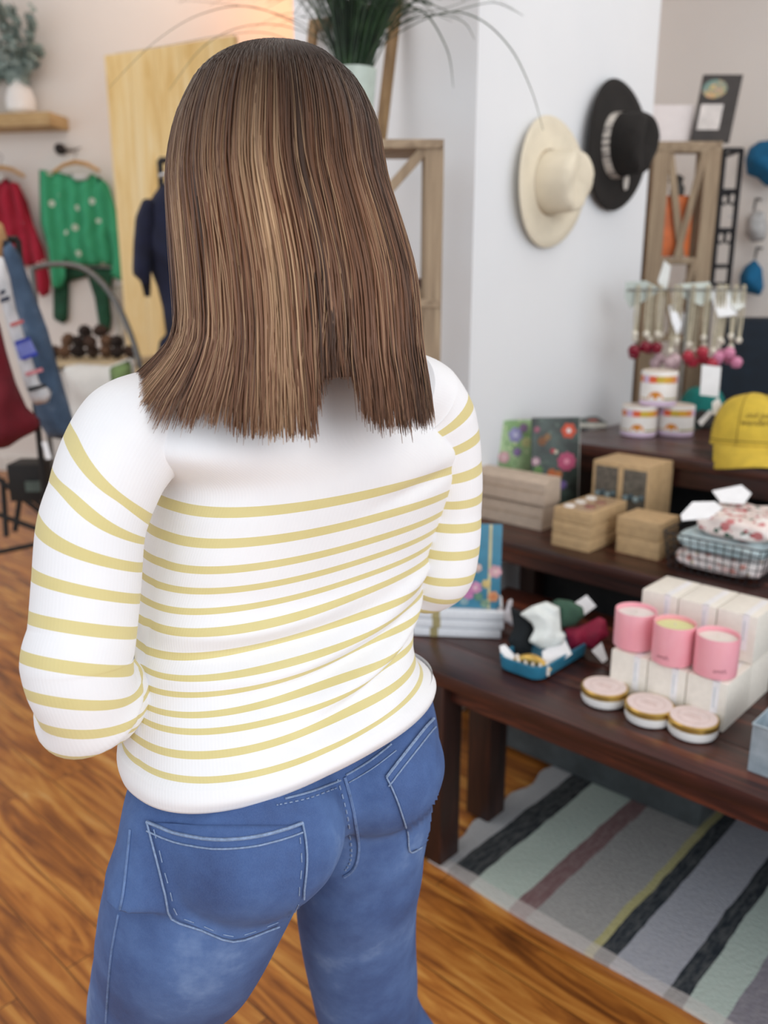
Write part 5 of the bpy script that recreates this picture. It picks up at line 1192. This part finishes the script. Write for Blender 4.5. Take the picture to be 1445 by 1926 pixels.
# ledge
z0_=wallpt(50,243,.12)[2]; z1_=wallpt(50,218,.12)[2]; e=wallpt(112,230,.12); a=e-wd*.9; 
m_=MB().obox((a+e)/2+wn*0+np.array([0,0,(z0_+z1_)/2-(a+e)[2]/2]),wd*.45,wn*.12,ZA*(z1_-z0_)/2,bev=.004); simple('wall_ledge',m_,oak,'thick pale oak ledge on the far left wall holding white vases','shelf')
lz=z1_
def onledge(px): q=wallpt(px,200,.12); return np.array([q[0],q[1],lz+.001])
q=onledge(40); d=proj(q)[2]; r=27/FP*d
t=thing('potted_eucalyptus','dusty grey-green foliage in a round white vase on the oak ledge','potted plant',q)
MB().lathe([(r*.6,0),(r*.95,.03),(r,r*1.0),(r*.8,r*1.7),(r*.45,r*2.0),(r*.42,r*2.2),(r*.36,r*2.2),(r*.36,r*1.9),(.001,r*1.85)],q,32,cap=False).build('vase',M('f4f4f2',.4,vary=.02),t,True)
random.seed(9); lm=NT('eucalyptus_leaf',.7); lm.col(lm.ramp(lm.noise(lm.coord(),9,3),[(.3,'667a74'),(.6,'8fa09b'),(.8,'b0bbb6')])); st_=MB(); lf=MB()
for i in range(26):
    a=random.uniform(0,2*pi); tx=random.uniform(-.28,.22); top=q+wd*tx+wn*random.uniform(-.05,.12)+ZA*random.uniform(.35,.78)-ZA*abs(tx)*.5
    path=catmull([q+ZA*r*1.9,q+ZA*r*2.6+wd*tx*.25,top],6); st_.tube(path,.003,5)
    for p in path[3:]:
        for k in range(5):
            n_=np.array([random.gauss(0,1) for _ in range(3)]); n_/=np.linalg.norm(n_); c=p+n_*random.uniform(.01,.05); u_=np.cross(n_,[.2,.4,.9]); u_/=np.linalg.norm(u_); v_=np.cross(n_,u_); s=random.uniform(.016,.03)
            b=len(lf.v); lf.add([c+u_*s*math.cos(2*pi*j/8)+v_*s*.8*math.sin(2*pi*j/8) for j in range(8)],[tuple(range(8))])
st_.build('stems',M('6b6a58',.8),t,True); lf.build('leaves',lm.m,t)
q=onledge(-30); simple('vase',MB().lathe([(.05,0),(.06,.05),(.06,.24),(.05,.26),(.04,.26),(.045,.05),(.001,.02)],q,28,cap=False),M('f2f1ef',.4,vary=.02),'straight white vase at the left edge of the oak ledge','vase')
# hanging sweaters on the wall
def knit_m(c,c2,dots=None,rib=26):
    t=NT('knit_'+c,.95); v=t.coord(); sx=t.n('ShaderNodeSeparateXYZ'); mp=t.n('ShaderNodeMapping'); mp.inputs['Rotation'].default_value=(0,0,-math.atan2(wd[1],wd[0])); t.l(v,mp.inputs[0]); t.l(mp.outputs[0],sx.inputs[0])
    s=t.math('SINE',t.math('MULTIPLY',sx.outputs[0],rib*2.4)); c_=t.mix(t.math('MULTIPLY',t.math('ADD',s,1),.35),c,c2)
    if dots:
        vo=t.n('ShaderNodeTexVoronoi'); vo.inputs['Scale'].default_value=7.5; t.l(v,vo.inputs['Vector']); c_=t.mix(t.math('MULTIPLY',t.math('LESS_THAN',vo.outputs['Distance'],.17),.6),c_,dots)
    t.col(c_); t.bump(s,.6,.01); return t.m
def hanger(org_px,w,par,off):
    c=wallpt(*org_px,off); mb=MB(); mb.tube([c-wd*w+ZA*-.05,c-wd*w*.5+ZA*-.005,c+ZA*.012,c+wd*w*.5-ZA*.005,c+wd*w-ZA*.05],[.012,.014,.016,.014,.012],8); h=mb.build('hanger',M('cfa469',.5,vary=.15),par,True)
    MB().tube(catmull([c+ZA*.01,c+ZA*.05,c+ZA*.075+wd*.02,c+ZA*.10,c+ZA*.085-wd*.02],5),.003,6).build('hanger_hook',M('8c8c8c',.4,.8),h,True); return h
def sweater_on_wall(lab,body,sl,sr,col,col2,hpx,neck,off=.09,rib=26):
    org=wallpt(body[0][0],body[0][1],off); t=thing('hanging_sweater',lab,'sweater',org); m_=knit_m(col,col2,'f0ece4',rib)
    mb=puff(MB(),onwall(body,org),org,wd,ZA,wn,.05,.06,.022,wrk(.010,50,6)); mb.build('sweater_body',m_,t,'all')
    for s_ in (sl,sr):
        if s_: puff(MB(),onwall(s_,org),org+wn*.03,wd,ZA,wn,.045,.05,.022,wrk(.006,30,20)).build('sleeve',m_,t,'all')
    if neck: puff(MB(),onwall(neck,org),org+wn*.035,wd,ZA,wn,.02,.02,.012).build('neck_lining',M('d9dedd',.9),t,'all')
    hanger(hpx,.17,t,off+.03); return t
sweater_on_wall('green cable-knit sweater with small white flecks hung on the far left wall',[(78,325),(105,322),(130,330),(150,335),(172,325),(200,345),(215,400),(225,470),(215,500),(140,500),(115,490),(95,480),(85,420)],[(78,320),(95,322),(112,350),(125,480),(128,520),(120,545),(102,540),(95,470),(80,420)],[(185,328),(208,348),(230,420),(250,480),(248,515),(235,530),(212,520),(215,480),(200,420)],'2f8f62','46b184',(142,308),[(133,330),(150,342),(168,340),(176,326),(165,328),(140,328)])
sweater_on_wall('dark red knit sweater with small white flecks hung at the left edge of the wall',[(-60,330),(-10,325),(15,338),(35,345),(52,380),(68,440),(88,490),(80,500),(-70,500)],None,[(15,335),(35,345),(58,400),(88,470),(100,530),(98,552),(84,560),(72,545),(70,500),(45,430)],'8e1026','b52a44',(2,318),[(-20,330),(5,348),(16,334),(5,328)])
# black bird hook
q=wallpt(114,281,.05); mb=MB(); mb.lathe([(.001,-.05),(.03,-.03),(.04,0),(.025,.03),(.001,.045)],q,14,axis=wd*.8-ZA*.5); mb.tube([q+wd*.03-ZA*.005,q+wd*.10-ZA*.01,q+wd*.15+ZA*.01],[.012,.005,.003],6); mb.tube([q+wd*0,q-wn*.05],.006,6)
simple('bird_hook',mb,M('1f1b1c',.6),'small black bird-shaped wall hook above the green sweater','hook')
# green trousers, grey throw under the sweaters
def wall_cloth(nm,lab,cat,pts,col,off,T=.03,f=.012,fx=60): 
    org=wallpt(pts[0][0],pts[0][1],off); mb=puff(MB(),onwall(pts,org),org,wd,ZA,wn,T,.04,.022,wrk(f,fx,5)); return simple(nm,mb,M(col,.9,vary=.2,scale=8),lab,cat,smooth='all')
wall_cloth('hanging_trousers','dark green trousers hanging below the green sweater','trousers',[(100,500),(215,505),(206,560),(210,600),(206,628),(188,625),(178,560),(165,520),(130,530),(128,600),(120,610),(100,600)],'24573f',.035)
wall_cloth('hanging_cloth','light grey cloth hanging on the wall behind the curved rail','cloth',[(212,540),(245,530),(258,600),(262,660),(240,668),(222,640)],'c3bcae',.05)
# natural wood panel standing in front of the wall
pd=cr*math.cos(math.radians(27))-fh*math.sin(math.radians(27)); pn=np.cross(ZA,pd); pn=pn if pn@hv>0 else -pn
pA=dep(203,200,5.1); pA2=np.array([pA[0],pA[1],0]); ztp=row_on(pA2,ZA,104)[2]; pe=col_on(np.array([pA[0],pA[1],1.9]),pd,452); wpan=np.linalg.norm((pe-pA)[:2])
pt=NT('pine_panel',.55); vv=pt.coord(scale=(9,9,.9)); f_=pt.noise(vv,1.4,6,.6,1.4); pt.col(pt.ramp(f_,[(.28,'dcb468'),(.5,'f2d596'),(.72,'f8e4b4')]))
t=thing('wood_panel','tall pale yellow pine plank screen standing in front of the far wall','panel',pA2+pd*wpan/2); nb__=5
for i in range(nb__): MB().obox(pA2+pd*(wpan*(i+.5)/nb__)+ZA*ztp/2-pn*.02,pd*(wpan/nb__/2-.001),pn*.018,ZA*(ztp/2-.001),bev=.002).build('plank',pt.m,t,True)
print('panel',pA2,ztp,wpan)
# navy outfit on a black stand
tN=3.7
o,U_,V_,N_=plane_at(300,480,None,tN,0,8)
t=thing('clothes_stand','slim black metal clothes stand carrying the navy outfit','clothes stand',np.array([o[0],o[1],0]))
zt4=dep(292,300,tN)[2]; sA=dep(292,400,tN); sA=np.array([sA[0],sA[1],0])-N_*.09; sB=sA+U_*.24
fr=MB(); fr.tube([sA,sA+ZA*zt4],.014,8); fr.tube([sB,sB+ZA*zt4],.014,8); fr.tube([sA+ZA*zt4,sB+ZA*zt4],.014,8); fr.build('frame',bk,t,True)
MB().tube([sA-N_*.18+ZA*.015,sA+N_*.18+ZA*.015],.014,8).tube([sB-N_*.18+ZA*.015,sB+N_*.18+ZA*.015],.014,8).tube([sA+ZA*.015,sB+ZA*.015],.012,8).build('foot',bk,t,True)
t=thing('navy_outfit','navy blue long-sleeved outfit hanging left of the hair, in front of the pine panel','outfit',o)
nv=M('141b38',.9,vary=.3,scale=10)
mb=puff(MB(),pxpoly([(285,372),(300,350),(320,340),(380,345),(400,380),(402,600),(395,700),(330,700),(296,668),(300,640),(312,630),(306,580),(296,540),(272,480),(266,420)],o,U_,V_,N_),o,U_,V_,N_,.06,.06,.02,wrk(.012,30,8)); mb.build('garment',nv,t,'all')
mb=puff(MB(),pxpoly([(262,410),(275,378),(292,372),(300,420),(292,500),(290,560),(280,562),(272,530),(256,515),(258,460)],o,U_,V_,N_),o+N_*.04,U_,V_,N_,.045,.04,.02,wrk(.008,30,15)); mb.build('sleeve',nv,t,'all')
mb=MB(); c=dep(322,345,tN-.05); mb.tube([c-U_*.05+V_*.03,c+V_*.045,c+U_*.05+V_*.03],.008,8); mb.tube([c+V_*.045,c+V_*.10],.005,6); mb.build('hanger',M('b8bcc0',.3,.6),t,True)
# rack of folded bottoms: curved rail, table with pine cones
ry=M('6f6e6c',.4,.7); arc=[dep(x,y,3.75) for x,y in ((60,505),(100,497),(150,502),(190,530),(222,575),(248,635),(266,700),(272,760))]; b_=arc[-1]; 
t=thing('garment_rail','curved grey metal garment rail in front of the green sweater','rail',np.array([b_[0],b_[1],0]))
MB().tube(catmull(arc+[np.array([b_[0],b_[1],.6]),np.array([b_[0],b_[1],.01])],5),.013,10).build('rail_tube',ry,t,True); a_=arc[0]
MB().tube([a_,np.array([a_[0],a_[1],.01])],.013,10).build('upright',ry,t,True); MB().tube([np.array([a_[0],a_[1],.02]),np.array([b_[0],b_[1],.02])],.012,8).build('floor_bar',ry,t,True)
zT=dep(190,675,4.1)[2]; tc2=dep(175,668,4.1); tc2=np.array([tc2[0],tc2[1],0]); print('cone table',tc2,zT)
t=thing('side_table','pale wood topped white side table holding the brown pine cones','table',tc2)
MB().obox(tc2+ZA*(zT-.012),Uc*.26,fh*.20,ZA*.012,bev=.003).build('tabletop',M('c9b592',.6,vary=.12,scale=9),t,True)
MB().obox(tc2+ZA*(zT*.5-.02)-Uc*.02,Uc*.18,fh*.15,ZA*(zT*.5-.022),bev=.004).build('cabinet',M('dddbd7',.7,vary=.06),t,True)
random.seed(3); cone=[M('4a3428',.9,vary=.3),M('76563f',.9,vary=.3),M('2f211b',.9,vary=.3)]
def pinecone(c,s,m,lab):
    mb=MB(); ax=np.array([random.gauss(0,1),random.gauss(0,1),random.gauss(0,.3)]); ax/=np.linalg.norm(ax)
    mb.lathe([(s*.1,-s),(s*.5,-s*.8),(s*.42,-s*.6),(s*.68,-s*.45),(s*.55,-s*.25),(s*.75,-s*.1),(s*.58,s*.1),(s*.68,s*.25),(s*.45,s*.4),(s*.5,s*.55),(s*.25,s*.75),(s*.1,s)],c,12,axis=ax,warp=lambda r,h,t_,i:(r*(1+.18*math.sin(t_*6+i*1.5)),h)); return simple('pine_cone',mb,m,lab,'pine cone','pine cones heaped on the side table')
lay=[]
for lev_,n_ in ((0,7),(1,5),(2,2)):
    for i in range(n_):
        pinecone(tc2+Uc*((i-(n_-1)/2)*.062)+fh*random.uniform(-.03,.03)-hv*0+ZA*(zT+.034+lev_*.048),.042,cone[(i+lev_)%3],'%s pine cone, %s from the left in the %s layer of the heap'%(('dark brown','light brown','blackish brown')[(i+lev_)%3],('first','second','third','fourth','fifth','sixth','seventh')[i],('bottom','middle','top')[lev_]))
simple('glass_votive',MB().lathe([(.03,.0005),(.038,.01),(.04,.09),(.036,.09),(.034,.012),(.001,.01)],tc2-Uc*.20-fh*.14+ZA*zT,24),M('f3f1ef',.3,vary=.03),'small white votive beside the pine cones','votive')
# white stool/planter and green striped bag below
q=dep(150,715,3.9); q=np.array([q[0],q[1],0]); 
t=thing('tote_bag','white canvas bag with green stripes standing behind the sweater shoulder','bag',q)
o,U_,V_,N_=plane_at(180,760,None,3.75,0,0); mb=puff(MB(),pxpoly([(118,690),(150,684),(205,688),(252,670),(262,760),(255,860),(120,860),(130,760)],o,U_,V_,N_),o,U_,V_,N_,.06,.06,.02,wrk(.008,20,15)); mb.build('canvas',M('d9d8d4',.9,vary=.1,scale=7),t,'all')
mb=puff(MB(),pxpoly([(210,690),(250,675),(256,760),(250,800),(218,800)],o,U_,V_,N_),o+N_*.03,U_,V_,N_,.05,.05,.02,None); mb.build('green_panel',M('7f9a62',.9,vary=.35,scale=30),t,'all')
# rack of clothes at the left edge
tR=2.6
def garment(lab,cat,nm,pts,col,dt,T=.05,ya=-25,extra=None,m_=None,f=.012,fx=45):
    o,U_,V_,N_=plane_at(60,650,None,tR+dt,0,ya); t=thing(nm,lab,cat,o,None)
    mb=puff(MB(),pxpoly(pts,o,U_,V_,N_),o,U_,V_,N_,T,.03,.014,wrk(f,fx,6)); mb.build('garment',m_ or M(col,.9,vary=.25,scale=9),t,'all'); return t,o,U_,V_,N_
dm2=NT('rack_denim',.85); dm2.col(dm2.ramp(dm2.noise(dm2.coord(),6,5),[(.3,'2f4258'),(.5,'465c76'),(.72,'8293a8')]))
garment('faded blue denim jacket hanging sideways on the left clothes rack','denim jacket','denim_jacket',[(6,450),(20,455),(38,480),(60,540),(90,620),(112,700),(138,790),(140,815),(125,828),(90,822),(70,790),(50,700),(25,560),(5,480)],None,.06,.05,m_=dm2.m)
t,o,U_,V_,N_=garment('white T-shirt with red and blue print hanging between denim and red garments','T-shirt','t_shirt',[(-20,480),(6,484),(18,520),(30,580),(55,660),(75,720),(98,735),(92,758),(62,762),(48,730),(20,640),(0,560),(-20,540)],'e8e9ec',-.02,.035,f=.004)
def strip_on(pts,col,nm,dz=.045):
    mb=MB(); q=pxpoly(pts,o,U_,V_,N_); n_=len(q); vs=[o+U_*a+V_*b+N_*dz for a,b in q]+[o+U_*a+V_*b+N_*(dz-.012) for a,b in q]; mb.add(vs,[tuple(range(n_)),tuple(range(n_,2*n_))[::-1]]+[(i,n_+i,n_+(i+1)%n_,(i+1)%n_) for i in range(n_)]); mb.build(nm,M(col,.8,vary=.15,scale=30),t)
strip_on([(0,548),(8,544),(10,550),(0,556)],'1d2a44','printed_bar',.036); strip_on([(0,562),(16,556),(18,563),(0,570)],'1d2a44','printed_bar',.036); strip_on([(18,608),(42,600),(44,606),(20,614)],'c86464','printed_bar',.036)
strip_on([(26,642),(54,632),(68,662),(36,676)],'7b86d0','printed_block',.036); strip_on([(26,642),(54,632),(56,637),(28,648)],'2f3fae','printed_bar',.038); strip_on([(40,670),(68,660),(70,666),(42,676)],'2f3fae','printed_bar',.038); strip_on([(46,700),(78,690),(80,696),(48,706)],'d98a92','printed_bar',.036); strip_on([(50,728),(84,720),(87,725),(54,735)],'20242a','printed_bar',.036)
garment('deep red garment hanging at the left edge in front of the white T-shirt','garment','red_garment',[(-25,560),(0,610),(12,660),(30,720),(50,765),(76,790),(74,808),(40,825),(15,842),(-25,848)],'6d0a1c',-.10,.05)
garment('tan knitted top showing at the top left corner of the clothes rack','garment','tan_garment',[(-20,410),(5,420),(14,448),(8,480),(-4,500),(-20,500)],'c99a6a',.10,.03)
# dark display rack frame below
dkm=M('191615',.6,.2,vary=.3); t=thing('clothes_rack','low black metal clothes rack standing at the left under the hanging garments','rack',onz(20,1000,0)*np.array([1,1,0]))
def pxbar(a,b,ta,tb,r=.011): MB().tube([dep(*a,ta),dep(*b,tb)],r,8).build('bar',dkm,t,True)
zr_=dep(30,455,2.78)[2]; g0=dep(74,830,2.80); g1=np.array([g0[0],g0[1],.01]); g2=g1-cr*.62
for q_ in (g1,g2): MB().tube([q_,np.array([q_[0],q_[1],zr_])],.010,8).build('upright',dkm,t,True)
MB().tube([np.array([g1[0],g1[1],zr_]),np.array([g2[0],g2[1],zr_])],.011,8).build('top_rail',dkm,t,True)
for a,b in (((-10,895),(110,990)),((-10,965),(110,1010)),((-10,1040),(110,1015)),((5,900),(12,1010)),((40,920),(28,1000)),((20,905),(110,975))): pxbar(a,b,3.14,3.14,.010)
z_b=dep(55,938,3.0); 
t=thing('storage_box','black box standing on the low rack at the left','box',z_b)
MB().obox(dep(58,902,3.0),cr*.055,fh*.06,ZA*.066,bev=.006).build('body',M('161413',.7,vary=.3),t,True); MB().obox(dep(62,915,2.93),cr*.025,fh*.004,ZA*.018).build('label_plate',M('4d5a54',.6),t)
card('price_tag',[(78,832),(88,830),(97,862),(88,865)],(88,850),None,'white hang tag dangling below the denim jacket','tag',t=2.7)
